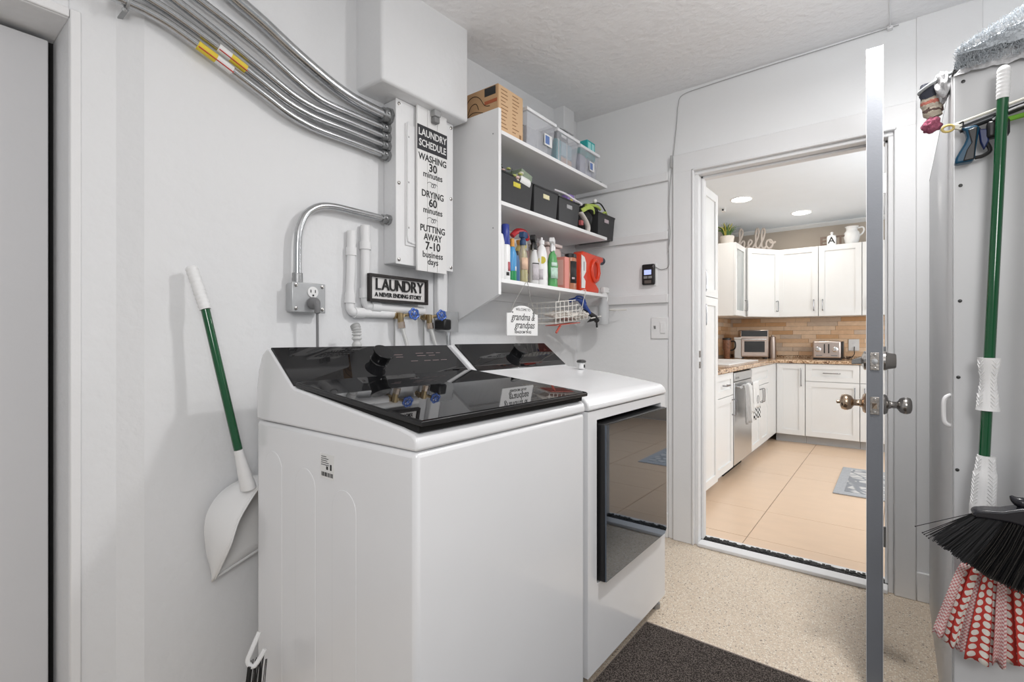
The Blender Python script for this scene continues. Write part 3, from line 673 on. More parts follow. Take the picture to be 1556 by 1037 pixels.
# conduits into the panel side
def conduit(pts, r, label, collar=1.35, group='metal conduits above the washer'):
    t = T('conduit', label, 'conduit', pts[-1], group=group)
    P2('tube', MB().tube(smoothpath(pts,7), r, 16), galv, t, smooth=60)
    e = Vector(pts[-1]); mb = MB()
    mb.cyl(e+Vector((0,-0.035,0)), e+Vector((0,-0.004,0)), r*collar, n=14); mb.cyl(e+Vector((0,-0.012,0)), e, r*collar*1.25, n=8)
    cn = P2('connector', mb, galv_dark, t)
    P2('screw', MB().lathe([(0.0045,0),(0.0045,0.006),(0.002,0.007)], e+Vector((r*collar,-0.024,0)),(1,0,0),n=8), galv_dark, cn)
    return t
xw = 0.032
conduit([(0.036,0.40,2.268),(0.036,0.55,2.21),(0.036,0.672,2.162),(0.036,0.757,2.130),(0.036,0.861,2.084),(0.036,0.977,2.041),(0.036,1.05,2.022),(0.036,1.12,2.012),(0.036,1.19,2.008),(0.036,1.249,2.006)],0.021,'thick galvanized conduit, the topmost of the bundle bending down to the panel')
c = [[(xw,0.40,2.165),(xw,0.50,2.132),(xw,0.583,2.105),(xw,0.664,2.079),(xw,0.757,2.045),(xw,0.861,1.998),(xw,0.93,1.972),(xw,0.985,1.962),(xw,1.082,1.959),(xw,1.249,1.957)],
     [(xw,0.38,2.122),(xw,0.45,2.098),(xw,0.517,2.074),(xw,0.594,2.047),(xw,0.679,2.014),(xw,0.757,1.982),(xw,0.85,1.945),(xw,0.92,1.930),(xw,0.98,1.927),(xw,1.082,1.926),(xw,1.249,1.922)],
     [(xw,0.38,2.058),(xw,0.455,2.044),(xw,0.502,2.034),(xw,0.568,2.014),(xw,0.644,1.987),(xw,0.757,1.943),(xw,0.834,1.913),(xw,0.90,1.899),(xw,0.96,1.894),(xw,1.082,1.893),(xw,1.249,1.888)],
     [(xw,0.36,2.012),(xw,0.408,2.010),(xw,0.451,2.008),(xw,0.502,1.999),(xw,0.557,1.981),(xw,0.622,1.958),(xw,0.757,1.907),(xw,0.834,1.877),(xw,0.90,1.862),(xw,0.96,1.857),(xw,1.082,1.856),(xw,1.249,1.852)]]
names = ['slim galvanized conduit, second from the top of the bundle','slim galvanized conduit, third from the top of the bundle','slim galvanized conduit with a yellow sticker, fourth from the top','slim galvanized conduit with a yellow and white sticker, lowest of the bundle']
cs = [conduit(c[k],0.0125,names[k]) for k in range(4)]
# stickers wrapped on the lowest two
yel = mat('yellow_sticker',(0.72,0.55,0.05),0.5); redm = mat('red_sticker',(0.5,0.05,0.04),0.5); paper = mat('paper_white',(0.74,0.74,0.73),0.7)
def at_y(k,y):
    p = smoothpath(c[k],7)
    for a,bb in zip(p,p[1:]):
        if a.y <= y <= bb.y: return a.lerp(bb,(y-a.y)/(bb.y-a.y))
for k,y0,segs in ((3,0.57,((0.05,yel),(0.045,paper))),(2,0.625,((0.035,paper),(0.045,yel)))):
    y = y0
    for ln, m_ in segs:
        P2('sticker', MB().tube([at_y(k,y),at_y(k,y+ln)],0.0131,14), m_, cs[k]); 
        P2('sticker', MB().tube([at_y(k,y)+Vector((0.0105,0,-0.0085)),at_y(k,y+ln)+Vector((0.0105,0,-0.0085))],0.002,5), redm, cs[k]); y += ln
t = T('pipe_strap','steel strap and screw fixing the conduits at the wall edge','strap',(0.0,0.40,1.99))
P2('strap', MB().tube([(xw+0.0165*math.cos(a),0.405,2.010+0.0165*math.sin(a)) for a in [i*2*PI/20 for i in range(20)]],0.004,6,True).box(-0.03,xw,0.400,0.410,1.990,1.994), galv_dark, t); P2('screw', MB().lathe([(0.006,0),(0.006,0.004),(0.003,0.006)],(0.03,0.40,1.988),(1,0,0),n=8), galv_dark, t)

# lower conduit and outlet box
t = conduit([(0.035,0.87,1.32),(0.035,0.87,1.38),(0.035,0.871,1.45),(0.035,0.877,1.50),(0.035,0.899,1.552),(0.035,0.945,1.588),(0.035,1.0,1.601),(0.035,1.08,1.602),(0.035,1.249,1.600)],0.0125,'bent conduit running from the outlet box up to the breaker panel',group=None)
P2('connector', MB().cyl((0.035,0.87,1.318),(0.035,0.87,1.35),0.017,n=12), galv_dark, t)
t = T('outlet_box','grey steel outlet box with a round single socket left of the white pipes','outlet',(0,0.9,1.22))
P2('box', MB().box(0.001,0.046,0.845,0.96,1.22,1.317), greybox, t, bevel=0.008, seg=3)
cv = P2('cover', MB().box(0.046,0.052,0.842,0.963,1.218,1.319), greybox, t, bevel=0.006, seg=2)
P2('socket', MB().lathe([(0.019,0),(0.019,0.003),(0.012,0.0035)],(0.052,0.915,1.288),(1,0,0)), white_plastic, cv)
mb = MB(); mb.box(0.055,0.0562,0.905,0.908,1.286,1.296); mb.box(0.055,0.0562,0.921,0.924,1.286,1.296); mb.box(0.055,0.0562,0.912,0.918,1.274,1.280)
P2('slot', mb, ink, cv)
for y in (0.855,0.95):
    for z in (1.23,1.308): P2('screw', MB().lathe([(0.006,0),(0.006,0.002),(0.003,0.003)],(0.052,y,z),(1,0,0),n=8), nickel, cv)
t = T('power_cord','grey power cord plugged into the steel outlet box','cord',(0.06,0.915,1.25))
gp = mat('grey_cord',(0.18,0.18,0.185),0.5)
P2('plug', MB().lathe([(0.019,0),(0.021,0.006),(0.019,0.020),(0.010,0.03)],(0.052,0.913,1.25),(1,0,0)).tube(smoothpath([(0.074,0.913,1.252),(0.082,0.914,1.235),(0.08,0.915,1.215)],4),[0.012]*4+[0.010]*4+[0.007],10), gp, t)
P2('cable', MB().tube(smoothpath([(0.08,0.915,1.22),(0.078,0.917,1.15),(0.076,0.919,1.05),(0.075,0.92,0.9)],4),0.0045,8), gp, t)

# painted water pipes
pipew = mat('pipe_white_paint',(0.77,0.77,0.775),0.4,bump=0.08,scale=60)
def wpipe(pts, r, label, joints):
    t = T('water_pipe', label, 'pipe', pts[0], group='white painted water pipes')
    P2('tube', MB().tube(smoothpath(pts,6), r, 14), pipew, t, smooth=60)
    for a,bb in joints: P2('fitting', MB().cyl(a,bb,r*1.25,n=14), pipew, t)
    return t
wpipe([(0.016,1.091,1.532),(0.016,1.089,1.40),(0.016,1.084,1.27),(0.018,1.088,1.236),(0.02,1.11,1.228),(0.02,1.20,1.228),(0.02,1.285,1.228)],0.016,'white painted water pipe, the left and lower of the pair',[((0.016,1.0855,1.30),(0.016,1.084,1.262)),((0.02,1.10,1.228),(0.02,1.14,1.228)),((0.016,1.090,1.47),(0.016,1.0905,1.44))])
wpipe([(0.018,1.150,1.562),(0.018,1.150,1.44),(0.018,1.150,1.30),(0.020,1.155,1.263),(0.022,1.18,1.254),(0.022,1.30,1.250),(0.022,1.44,1.247)],0.018,'white painted water pipe, the right and taller of the pair',[((0.018,1.150,1.325),(0.018,1.150,1.285)),((0.022,1.17,1.254),(0.022,1.21,1.253)),((0.018,1.15,1.50),(0.018,1.15,1.47))])
# painted vertical conduit under the panel to the dryer box
tag(P2('painted_conduit', MB().box(0.001,0.03,1.52,1.58,1.235,1.425), pipew, None, bevel=0.006), 'flat white painted conduit between the panel and the dryer socket box', 'conduit')
mb = MB(); mb.box(0.0005,0.006,1.30,1.304,1.0,1.24); mb.box(0.0005,0.006,1.458,1.462,1.0,1.26)
S('wall_seam', mb, mat('seam_grey',(0.45,0.45,0.45),0.8))
# framed laundry sign
t = T('framed_sign','black framed white sign reading LAUNDRY over the valves','sign',(0.03,1.29,1.27))
fy0,fy1,fz0,fz1 = 1.142,1.437,1.272,1.378
mb = MB(); fw=0.011
mb.box(0.040,0.058,fy0,fy1,fz0,fz0+fw); mb.box(0.040,0.058,fy0,fy1,fz1-fw,fz1); mb.box(0.040,0.058,fy0,fy0+fw,fz0+fw,fz1-fw); mb.box(0.040,0.058,fy1-fw,fy1,fz0+fw,fz1-fw)
P2('frame', mb, mat('black_frame',(0.018,0.014,0.013),0.5,var=0.3), t, smooth=0, bevel=0.001)
P2('backing', MB().box(0.040,0.046,fy0+fw,fy1-fw,fz0+fw,fz1-fw), mat('sign_pale',(0.74,0.72,0.71),0.7), t)
WI=t.matrix_world.inverted()
for ci,ch in enumerate('LAUNDRY'):
    text('letter',ch,0.064,ink,t,WI@frameX(fy0+0.044+ci*0.0355,1.338,0.050),ext=0.003,xs=0.84,bold=0.0)
text('lettering_line','A NEVER ENDING STORY',0.022,ink,t,WI@frameX((fy0+fy1)/2,1.300,0.048),ext=0.001,xs=0.93,bold=0.0007)

# valves with handwheels and hoses
bluem = mat('blue_handwheel',(0.06,0.13,0.42),0.35,0.2,var=0.5,vscale=90)
hose_m = mat('grey_braided_hose',(0.62,0.62,0.61),0.45,0.3,bump=0.4,scale=300)
for (y,lb) in ((1.297,'left'),(1.452,'right')):
    t = T('water_valve','brass water valve with blue handwheel, %s of the two'%lb,'valve',(0.03,y,1.21),group='brass laundry valves')
    mb = MB(); mb.cyl((0.0,y,1.222),(0.06,y,1.222),0.010,n=12); mb.cyl((0.03,y-0.018,1.222),(0.03,y+0.022,1.222),0.013,n=8); mb.cyl((0.05,y-0.002,1.232),(0.05,y-0.002,1.195),0.0125,n=8); mb.cyl((0.04,y+0.01,1.222),(0.062,y+0.045,1.230),0.0065,n=8)
    P2('valve_body', mb, brass, t)
    ctr = Vector((0.068,y+0.052,1.231)); ax = Vector((0.95,-0.20,0.10)).normalized(); q = Vector((0,0,1)).rotation_difference(ax)
    mb = MB(); ring = [ctr + q @ Vector((0.020*(1+0.12*math.cos(6*a))*math.cos(a),0.020*(1+0.12*math.cos(6*a))*math.sin(a),0)) for a in [i*2*PI/30 for i in range(30)]]
    mb.tube(ring,0.0042,8,True)
    for k in range(6):
        a = k*PI/3; mb.tube([ctr, ctr + q @ Vector((0.020*math.cos(a),0.020*math.sin(a),0))],0.0028,6)
    mb.lathe([(0.007,-0.003),(0.007,0.004),(0.003,0.005)],ctr,ax,n=10)
    P2('handwheel', mb, bluem, t)
    h = T('supply_hose','grey supply hose under the %s brass valve'%lb,'hose',(0.05,y,1.19),group='supply hoses')
    P2('nut', MB().cyl((0.05,y,1.197),(0.052,y+0.002,1.172),0.0145,n=8), mat('nut_chrome',(0.6,0.5,0.42),0.25,1.0), h)
    P2('tube', MB().tube(smoothpath([(0.052,y+0.002,1.175),(0.058,y+0.015,1.13),(0.064,y+0.032,1.05),(0.064,y+0.04,0.9)],4),0.0085,10), hose_m, h)
# dryer socket box
t = T('dryer_outlet','grey metal dryer socket box with a black plug right of the valves','outlet',(0,1.56,1.16))
P2('box', MB().box(0.001,0.07,1.525,1.60,1.165,1.245), galv, t, bevel=0.004)
P2('cover', MB().box(0.07,0.073,1.52,1.604,1.160,1.249), greybox, t, bevel=0.002)
P2('plug', MB().box(0.02,0.085,1.505,1.55,1.168,1.215), black_plastic, t, bevel=0.008)
P2('fitting', MB().cyl((0.04,1.575,1.165),(0.04,1.575,1.145),0.014,n=12), chrome, t); P2('conduit', MB().cyl((0.04,1.575,1.15),(0.04,1.575,0.9),0.011,n=12), galv, t)
# vent/drain hose
t = T('drain_hose','ribbed pale grey drain hose hooked up behind the washer','hose',(0.1,1.05,0.0))
p = smoothpath([(0.10,1.056,0.004),(0.10,1.056,0.3),(0.10,1.056,0.6),(0.10,1.056,0.85),(0.10,1.056,1.0),(0.10,1.056,1.12),(0.098,1.056,1.16),(0.088,1.056,1.178)],14)
P2('tube', MB().tube(p,[0.0145+0.0035*math.sin(i*1.5) for i in range(len(p))],14), mat('hose_pale',(0.55,0.55,0.545),0.5), t, smooth=60)

# ================================================================ WASHER
WY0, WY1, WX0, WX1 = 0.674, 1.364, 0.168, 0.85
t = T('washing_machine','white top loading washing machine with a black glass lid, nearest the camera','washing machine',(0.5,1.02,0))
P2('body', MB().box(WX0,WX1,WY0,WY1,0.05,0.897), white_enamel, t, bevel=0.012, seg=3)
P2('base', MB().box(WX0+0.03,WX1-0.045,WY0+0.02,WY1-0.02,0.0,0.05), deepblack, t)
prof = [(WX0,0.899),(WX0,0.985),(0.178,1.04),(0.20,1.085),(0.222,1.100),(0.243,1.101),(0.362,1.006),(0.375,1.0),(0.80,0.943),(0.838,0.934),(0.849,0.926),(0.852,0.915),(0.851,0.899)]
P2('top_housing', MB().prism(prof,'y',WY0,WY1), white_enamel, t, smooth=40, bevel=0.006, seg=3)
sx = (0.243-0.362); sz = (1.101-1.006); nrm = Vector((0.095,0,0.119)).normalized()
def slab(p0,p1,y0,y1,th,lift=0.001):
    # a slab lying on the sloped line p0->p1 (x,z), raised along its normal
    a, bb = Vector((p0[0],0,p0[1])), Vector((p1[0],0,p1[1])); d = (bb-a).normalized(); n = Vector((-d.z,0,d.x)) if d.x>0 else Vector((d.z,0,-d.x))
    if n.z < 0: n = -n
    mb = MB(); A = [a+n*lift, bb+n*lift]; B = [a+n*(lift+th), bb+n*(lift+th)]
    mb.hexa([(A[0].x,y0,A[0].z),(A[1].x,y0,A[1].z),(A[1].x,y1,A[1].z),(A[0].x,y1,A[0].z)],[(B[0].x,y0,B[0].z),(B[1].x,y0,B[1].z),(B[1].x,y1,B[1].z),(B[0].x,y1,B[0].z)])
    return mb
P2('console_glass', slab((0.240,1.1005),(0.364,1.002),WY0+0.004,WY1-0.004,0.006,0.001), black_gloss, t, bevel=0.002)
lid = P2('lid', slab((0.372,0.998),(0.862,0.946),WY0+0.004,WY1-0.004,0.011,0.005), black_plastic, t, bevel=0.002)
P2('lid_glass', slab((0.374,0.998),(0.859,0.9465),WY0+0.007,WY1-0.007,0.002,0.0161), black_gloss, lid)
P2('lid_underside', slab((0.40,0.985),(0.846,0.936),WY0+0.012,WY1-0.012,0.013,0.0005), deepblack, t)
def console_knob(parent, y, x=0.302, z=1.058, lbl=None):
    o = Vector((x-0.0,y,z))-nrm*0.004
    return P2('dial', MB().lathe([(0.034,0),(0.034,0.004),(0.029,0.008),(0.0275,0.030),(0.0345,0.040),(0.0345,0.0425),(0.033,0.044),(0.005,0.0442)],o,nrm,n=36), mat('dial_black',(0.01,0.01,0.011),0.12), parent, smooth=40)
console_knob(t, 1.0)
# console print
def sloped(y,s):   # frame on the console, s = distance down from the top edge
    d = Vector((0.364-0.240,0,1.002-1.1005)).normalized(); p = Vector((0.240,0,1.1005))+d*s+nrm*0.0072
    return Matrix(((0,-d.x,nrm.x,p.x),(1,0,0,y),(0,-d.z,nrm.z,p.z),(0,0,0,1)))
mb = MB()
for i,(y,s,wd) in enumerate(((1.09,.05,.04),(1.09,.062,.03),(1.19,.045,.035),(1.19,.058,.04),(1.20,.085,.03),(1.24,.085,.03),(1.28,.085,.03),(1.24,.045,.035),(1.24,.058,.03),(1.14,.085,.03),(1.28,.045,.02))):
    mb.box(-wd/2,wd/2,-0.0009,0.0009,0,0.0003, M=sloped(y,s))
P2('console_print', mb, mat('dim_print',(0.30,0.22,0.22),0.5), t)
# side label
t2 = P2('rating_label', MB().box(0.5,0.56,WY0-0.0008,WY0+0.0005,0.79,0.85), paper, t)
mb = MB(); random.seed(3)
zt = P2  # noqa
for i in range(5):
    mb.box(0.505,0.52+random.random()*0.03,WY0-0.0012,WY0-0.0007,0.842-i*0.005,0.8435-i*0.005)
for i in range(20):
    x=0.506+i*0.0025; mb.box(x,x+random.choice((0.0008,0.0016)),WY0-0.0012,WY0-0.0007,0.795,0.805)
mb.box(0.527,0.535,WY0-0.0012,WY0-0.0007,0.812,0.82); mb.box(0.543,0.55,WY0-0.0012,WY0-0.0007,0.812,0.826)
P2('label_print', mb, ink, t2)
# embossed arches on the side
for xc_, top in ((0.265,0.82),(0.43,0.80),(0.60,0.775)):
    r_ = 0.048; arc = [(xc_-r_,0.15)]+[(xc_-r_*math.cos(a),top-r_+r_*math.sin(a)) for a in [i*PI/12 for i in range(13)]]+[(xc_+r_,0.15)]
    P2('embossed_panel', MB().prism(arc,'y',WY0-0.0010,WY0+0.001), white_enamel, t, bevel=0.0009, seg=2, smooth=60)

# ================================================================ DRYER
DY0, DY1 = 1.385, 2.045
t = T('tumble_dryer','white front loading tumble dryer with a mirrored black door, beyond the washer','dryer',(0.5,1.7,0))
mb = MB(); mb.box(WX0,0.79,DY0,DY1,0.05,0.897)
P2('body', mb, white_enamel, t, bevel=0.006)
mb = MB(); F0, F1 = 0.79, 0.85
mb.box(F0,F1,DY0,1.443,0.05,0.897); mb.box(F0,F1,2.0,DY1,0.05,0.897); mb.box(F0,F1,1.443,2.0,0.865,0.897); mb.box(F0,F1,1.443,2.0,0.05,0.33)
bmesh.ops.remove_doubles(mb.bm, verts=mb.bm.verts, dist=1e-5)
P2('front_panel', mb, white_enamel, t, smooth=0)
P2('recess', MB().box(0.785,0.792,1.443,2.0,0.33,0.865), deepblack, t)
P2('base', MB().box(WX0+0.03,0.80,DY0+0.02,DY1-0.02,0,0.05), deepblack, t)
prof = [(WX0,0.899),(WX0,0.985),(0.178,1.04),(0.20,1.085),(0.222,1.104),(0.243,1.104),(0.362,1.008),(0.375,1.0),(0.60,0.976),(0.80,0.945),(0.835,0.938),(0.850,0.925),(0.855,0.912),(0.855,0.899)]
P2('top_housing', MB().prism(prof,'y',DY0,DY1), white_enamel, t, smooth=40, bevel=0.006, seg=3)
P2('console_glass', slab((0.240,1.1035),(0.364,1.004),DY0+0.02,DY1-0.012,0.006,0.001), black_gloss, t, bevel=0.002)
console_knob(t, 1.73)
dd = P2('door', MB().box(0.80,0.872,1.457,1.992,0.335,0.850), black_plastic, t, bevel=0.003)
mir = mat('mirrored_dark_glass',(0.14,0.165,0.20),0.03,1.0)
P2('mirror_glass', MB().prism([(1.459,0.337),(1.975,0.337),(1.992,0.352),(1.992,0.848),(1.459,0.848)],'x',0.872,0.877), mir, dd)
P2('foot', MB().lathe([(0.02,0),(0.02,0.02),(0.012,0.03),(0.012,0.05)],(0.82,DY1-0.03,0.0)), galv_dark, t)
# jar on the dryer
t = T('measuring_jar','small white jar with a dark lid standing at the back of the dryer','jar',(0.482,1.985,0.99))
P2('body', MB().lathe([(0.013,0.016),(0.015,0.018),(0.015,0.045)],(0.482,1.985,0.976)), white_plastic, t)
P2('lid', MB().lathe([(0.02,0.045),(0.022,0.05),(0.018,0.056),(0.008,0.058)],(0.482,1.985,0.976)), mat('dark_lid',(0.05,0.05,0.05),0.4), t)
P2('label', MB().box(0.4965,0.4985,1.981,1.991,0.998,1.012), ink, t)

# ================================================================ SHELF UNIT
SX, SY0, SY1 = 0.30, 1.628, 2.60
t = T('shelf_unit','white wall mounted shelf unit with three long shelves above the dryer','shelf unit',(0.0,1.63,1.2))
P2('side_panel', MB().prism([(0.001,1.185),(SX,1.317),(SX,2.105),(0.001,2.105)],'y',SY0-0.018,SY0), shelfw, t, smooth=0, bevel=0.0015)
for z in (2.016,1.716,1.386): P2('shelf', MB().box(0.001,SX,SY0+0.0005,SY1,z-0.017,z), shelfw, t, smooth=0, bevel=0.0015)
for z in (1.999,1.699,1.369): P2('cleat', MB().box(0.001,0.018,SY0+0.002,2.62,z-0.045,z-0.0005), trimw, t, smooth=0)
for z in (1.6,2.0): P2('screw', MB().lathe([(0.003,0),(0.003,0.001)],(0.27,SY0-0.0185,z),(0,-1,0),n=8), greyink, t)
Z1, Z2, Z3 = 2.016, 1.716, 1.386
# cardboard box on the top shelf
t = T('cardboard_box','brown printed cardboard box at the near end of the top shelf','box',(0.15,1.73,Z1))
P2('carton', MB().box(0.06,0.275,1.636,1.815,Z1+0.001,2.225), cardb, t, bevel=0.002)
P2('side_face', MB().box(0.275,0.2765,1.640,1.812,Z1+0.004,2.222), cardb_l, t)
P2('dark_label', MB().box(0.20,0.262,1.6345,1.636,2.185,2.22), ink, t)
mb = MB(); random.seed(5)
for i in range(11):
    z = 2.205-i*0.016
    mb.box(0.2765,0.277,1.655,1.655+random.uniform(.03,.05),z,z+0.004); mb.box(0.2765,0.277,1.735,1.735+random.uniform(.02,.05),z,z+0.004)
mb.box(0.2765,0.277,1.785,1.80,2.03,2.05)
P2('side_print', mb, mat('brown_ink',(0.28,0.15,0.07),0.7), t)
mb = MB()
for s in ([(.07,2.13),(.10,2.19),(.135,2.205),(.17,2.19),(.20,2.15),(.23,2.14)],[(.10,2.13),(.12,2.165),(.15,2.17),(.165,2.14)],[(.08,2.11),(.13,2.135),(.19,2.12)]):
    mb.tube(smoothpath([(x,1.6352,z) for x,z in s],4),0.0016,5)
P2('line_drawing', mb, mat('dark_brown_ink',(0.06,0.035,0.02),0.7), t)
P2('red_stripe', MB().box(0.2,0.27,1.6348,1.636,2.15,2.165), mat('rust_ink',(0.38,0.10,0.04),0.7), t)
# clear storage bins
clear = mat('cloudy_plastic',(0.90,0.91,0.94),0.16,trans=0.80,spec=0.4,ior=1.08)
def bin_(y0,y1,label,cols,h=0.165,x0=0.03,x1=0.285):
    cx,cy = (x0+x1)/2,(y0+y1)/2; wd,dp = x1-x0,y1-y0
    t = T('storage_bin',label,'storage bin',(cx,cy,Z1+0.001),group='cloudy plastic bins on the top shelf')
    P2('tub', MB().tray(cx,cy,Z1+0.001,Z1+h,wd*0.86,dp*0.80,wd*0.96,dp*0.94,0.003), clear, t, bevel=0.006, seg=2)
    mb = MB(); a,bb = wd/2,dp/2; z = Z1+h
    mb.box(cx-a,cx+a,cy-bb,cy-bb+0.012,z-0.008,z+0.006); mb.box(cx-a,cx+a,cy+bb-0.012,cy+bb,z-0.008,z+0.006); mb.box(cx-a,cx-a+0.012,cy-bb+0.012,cy+bb-0.012,z-0.008,z+0.006); mb.box(cx+a-0.012,cx+a,cy-bb+0.012,cy+bb-0.012,z-0.008,z+0.006)
    P2('rim', mb, mat('rim_plastic',(0.78,0.79,0.81),0.35), t)
    for i,(cc,sy_,z0_,z1_) in enumerate(cols):
        q = T('stored_item', 'item %s inside the %s'%(cc[0], label.split(',')[0]), 'item', (cx,cy,Z1+0.01))
        P2('wrap', MB().box(cx-wd*0.30,cx+wd*0.385,cy-dp*0.36+sy_[0]*dp*0.7,cy-dp*0.36+sy_[1]*dp*0.7,Z1+0.008+z0_,Z1+0.008+z1_), mat('content_'+cc[0].replace(' ','_'),cc[1],0.7,var=0.3,vscale=40), q, bevel=0.006)
        P2('band', MB().box(cx-wd*0.31,cx+wd*0.39,cy-dp*0.36+(sy_[0]*.5+sy_[1]*.5)*dp*0.7-0.004,cy-dp*0.36+(sy_[0]*.5+sy_[1]*.5)*dp*0.7+0.004,Z1+0.01+z0_,Z1+0.0095+z1_), paper, q)
    return t
t = bin_(1.835,2.085,'cloudy white storage bin nearest the cardboard box, on the top shelf',[(('wrapped in white paper',(0.62,0.62,0.63)),(0.0,1.0),0.0,0.11)],h=0.175)
lb = P2('label', MB().box(0.278,0.2795,1.985,2.05,2.07,2.125), paper, t)
P2('label_print', MB().box(0.2795,0.280,1.992,2.028,2.078,2.118), mat('blue_print',(0.12,0.20,0.45),0.6), lb)
t = bin_(2.093,2.315,'cloudy storage bin with teal packets, the middle one on the top shelf',[(('wrapped in teal',(0.05,0.35,0.38)),(0.0,0.3),0.0,0.13),(('wrapped in orange paper',(0.62,0.38,0.26)),(0.32,1.0),0.0,0.05),(('wrapped in pale blue',(0.35,0.52,0.60)),(0.32,1.0),0.055,0.13)])
t = bin_(2.323,2.54,'cloudy storage bin with a small label, farthest on the top shelf',[(('wrapped in lilac paper',(0.52,0.52,0.62)),(0.0,1.0),0.0,0.12)],h=0.155)
lb = P2('label', MB().box(0.278,0.2795,2.43,2.485,2.065,2.115), paper, t)
P2('label_print', MB().box(0.2795,0.280,2.435,2.465,2.072,2.108), mat('blue_print',(0.12,0.20,0.45),0.6), lb)
t = T('tissue_box','small teal and white box standing in the farthest bin','box',(0.22,2.47,2.18)); P2('carton', MB().box(0.16,0.27,2.42,2.51,2.135,2.235), mat('teal_card',(0.03,0.38,0.38),0.6,var=0.2,vscale=40), t, bevel=0.002)
P2('print', MB().box(0.27,0.271,2.43,2.46,2.18,2.225).box(0.27,0.271,2.47,2.50,2.18,2.225), mat('pale_teal',(0.35,0.70,0.70),0.6), t)
t = T('dark_packet','dark and silver packet leaning in the middle bin','packet',(0.2,2.25,2.2)); P2('sleeve', MB().box(0.15,0.22,2.22,2.30,2.14,2.245), mat('dark_packet',(0.05,0.06,0.07),0.4,var=0.6,vscale=60), t, bevel=0.003); P2('print', MB().box(0.22,0.221,2.23,2.28,2.20,2.235), paper, t)
t = T('wooden_brush','small brown handle sticking out of the nearest bin','brush',(0.18,1.93,2.2)); P2('handle', MB().tube([(0.17,1.90,2.15),(0.20,1.90,2.235)],[0.010,0.014],10), mat('brown_wood',(0.16,0.06,0.03),0.5), t); P2('bristles', MB().box(0.16,0.19,1.90,1.94,2.12,2.17), ink, t)
t = T('tape_roll','dark roll of tape lying on the shelf end beside the last bin','tape',(0.25,2.575,Z1)); P2('roll', MB().lathe([(0.014,0.001),(0.026,0.001),(0.026,0.02),(0.014,0.02)],(0.25,2.572,Z1)), mat('grey_tape',(0.12,0.12,0.12),0.5), t); P2('core', MB().lathe([(0.011,0.001),(0.0135,0.001),(0.0135,0.019),(0.011,0.019)],(0.25,2.572,Z1)), cardb, t)

# black baskets on the middle shelf
bask = mat('black_woven_plastic',(0.03,0.03,0.032),0.45); nt,b = nodes(bask)
tc=N(nt,'ShaderNodeTexCoord'); ck=N(nt,'ShaderNodeTexChecker'); ck.inputs['Scale'].default_value=260; nt.links.new(tc.outputs['Object'],ck.inputs[0]); bp=N(nt,'ShaderNodeBump'); bp.inputs['Strength'].default_value=0.6; bp.inputs['Distance'].default_value=0.002; nt.links.new(ck.outputs['Fac'],bp.inputs['Height']); nt.links.new(bp.outputs[0],b.inputs['Normal'])
def basket(y0,y1,label,tagc,h=0.135,dz=0.0,x0=0.04,x1=0.283,rot=0.0):
    cx,cy = (x0+x1)/2,(y0+y1)/2; wd,dp = x1-x0,y1-y0
    t = T('storage_basket',label,'basket',(cx,cy,Z2+0.001),rot,group='black baskets on the middle shelf')
    P2('basket', MB().tray(0,0,0,h,wd*0.93,dp*0.90,wd,dp*0.985,0.004), bask, t, local=True, bevel=0.003)
    mb = MB(); a,bb = wd/2+0.002,dp/2
    for (p,q,r_,s_) in ((-a,a,-bb,-bb+.006),(-a,a,bb-.006,bb),(-a,-a+.006,-bb+.006,bb-.006),(a-.006,a,-bb+.006,bb-.006)): mb.box(p,q,r_,s_,h-0.004,h+0.003)
    P2('rim', mb, black_plastic, t, local=True)
    xo = wd/2*0.985+0.001
    lab(P2('handle_hole', MB().box(xo-0.006,xo+0.001,-0.026,0.026,h*0.66,h*0.82), tagc, t, local=True, bevel=0.002),'hand hole showing what is inside')
    return t
yellow = mat('yellow_content',(0.60,0.52,0.06),0.6,var=0.5,vscale=120)
basket(1.640,1.884,'black basket with a yellow hand hole, nearest on the middle shelf',yellow)
basket(1.892,2.103,'black basket with a cream hand hole, second on the middle shelf',mat('cream_content',(0.72,0.66,0.42),0.6,var=0.3,vscale=120))
basket(2.110,2.315,'black basket with a grey hand hole, third on the middle shelf',mat('grey_content',(0.35,0.35,0.36),0.6,var=0.5,vscale=120),h=0.13)
basket(2.525,2.735,'black basket overhanging the far end of the middle shelf',mat('pink_content',(0.5,0.42,0.45),0.6,var=0.5,vscale=120),h=0.135)
# contents of baskets
t = T('flower_bunch','pale artificial flowers and leaves spilling from the nearest black basket','flowers',(0.2,1.72,Z2+0.1))
random.seed(11); mbs=[MB(),MB(),MB()]
for i in range(46):
    c0=(random.uniform(0.14,0.285),random.uniform(1.645,1.79),Z2+0.125+random.uniform(0,0.05)*(1-(i%46)/60)); mbs[i%3].ball(c0,random.uniform(0.007,0.015),(1,1.3,0.6),1)
P2('petals',mbs[0],mat('pale_petal',(0.62,0.60,0.50),0.8),t); P2('petals',mbs[1],mat('lime_petal',(0.42,0.46,0.16),0.8),t); P2('petals',mbs[2],mat('pink_petal',(0.62,0.45,0.42),0.8),t)
mb = MB()
for i in range(9): 
    a=(random.uniform(0.15,0.25),random.uniform(1.65,1.76),Z2+0.11); mb.tube([a,(a[0]+random.uniform(0,.05),a[1]+random.uniform(-.02,.03),a[2]+random.uniform(.05,.10))],0.002,5)
P2('stem',mb,mat('dark_stem',(0.05,0.06,0.03),0.8),t)
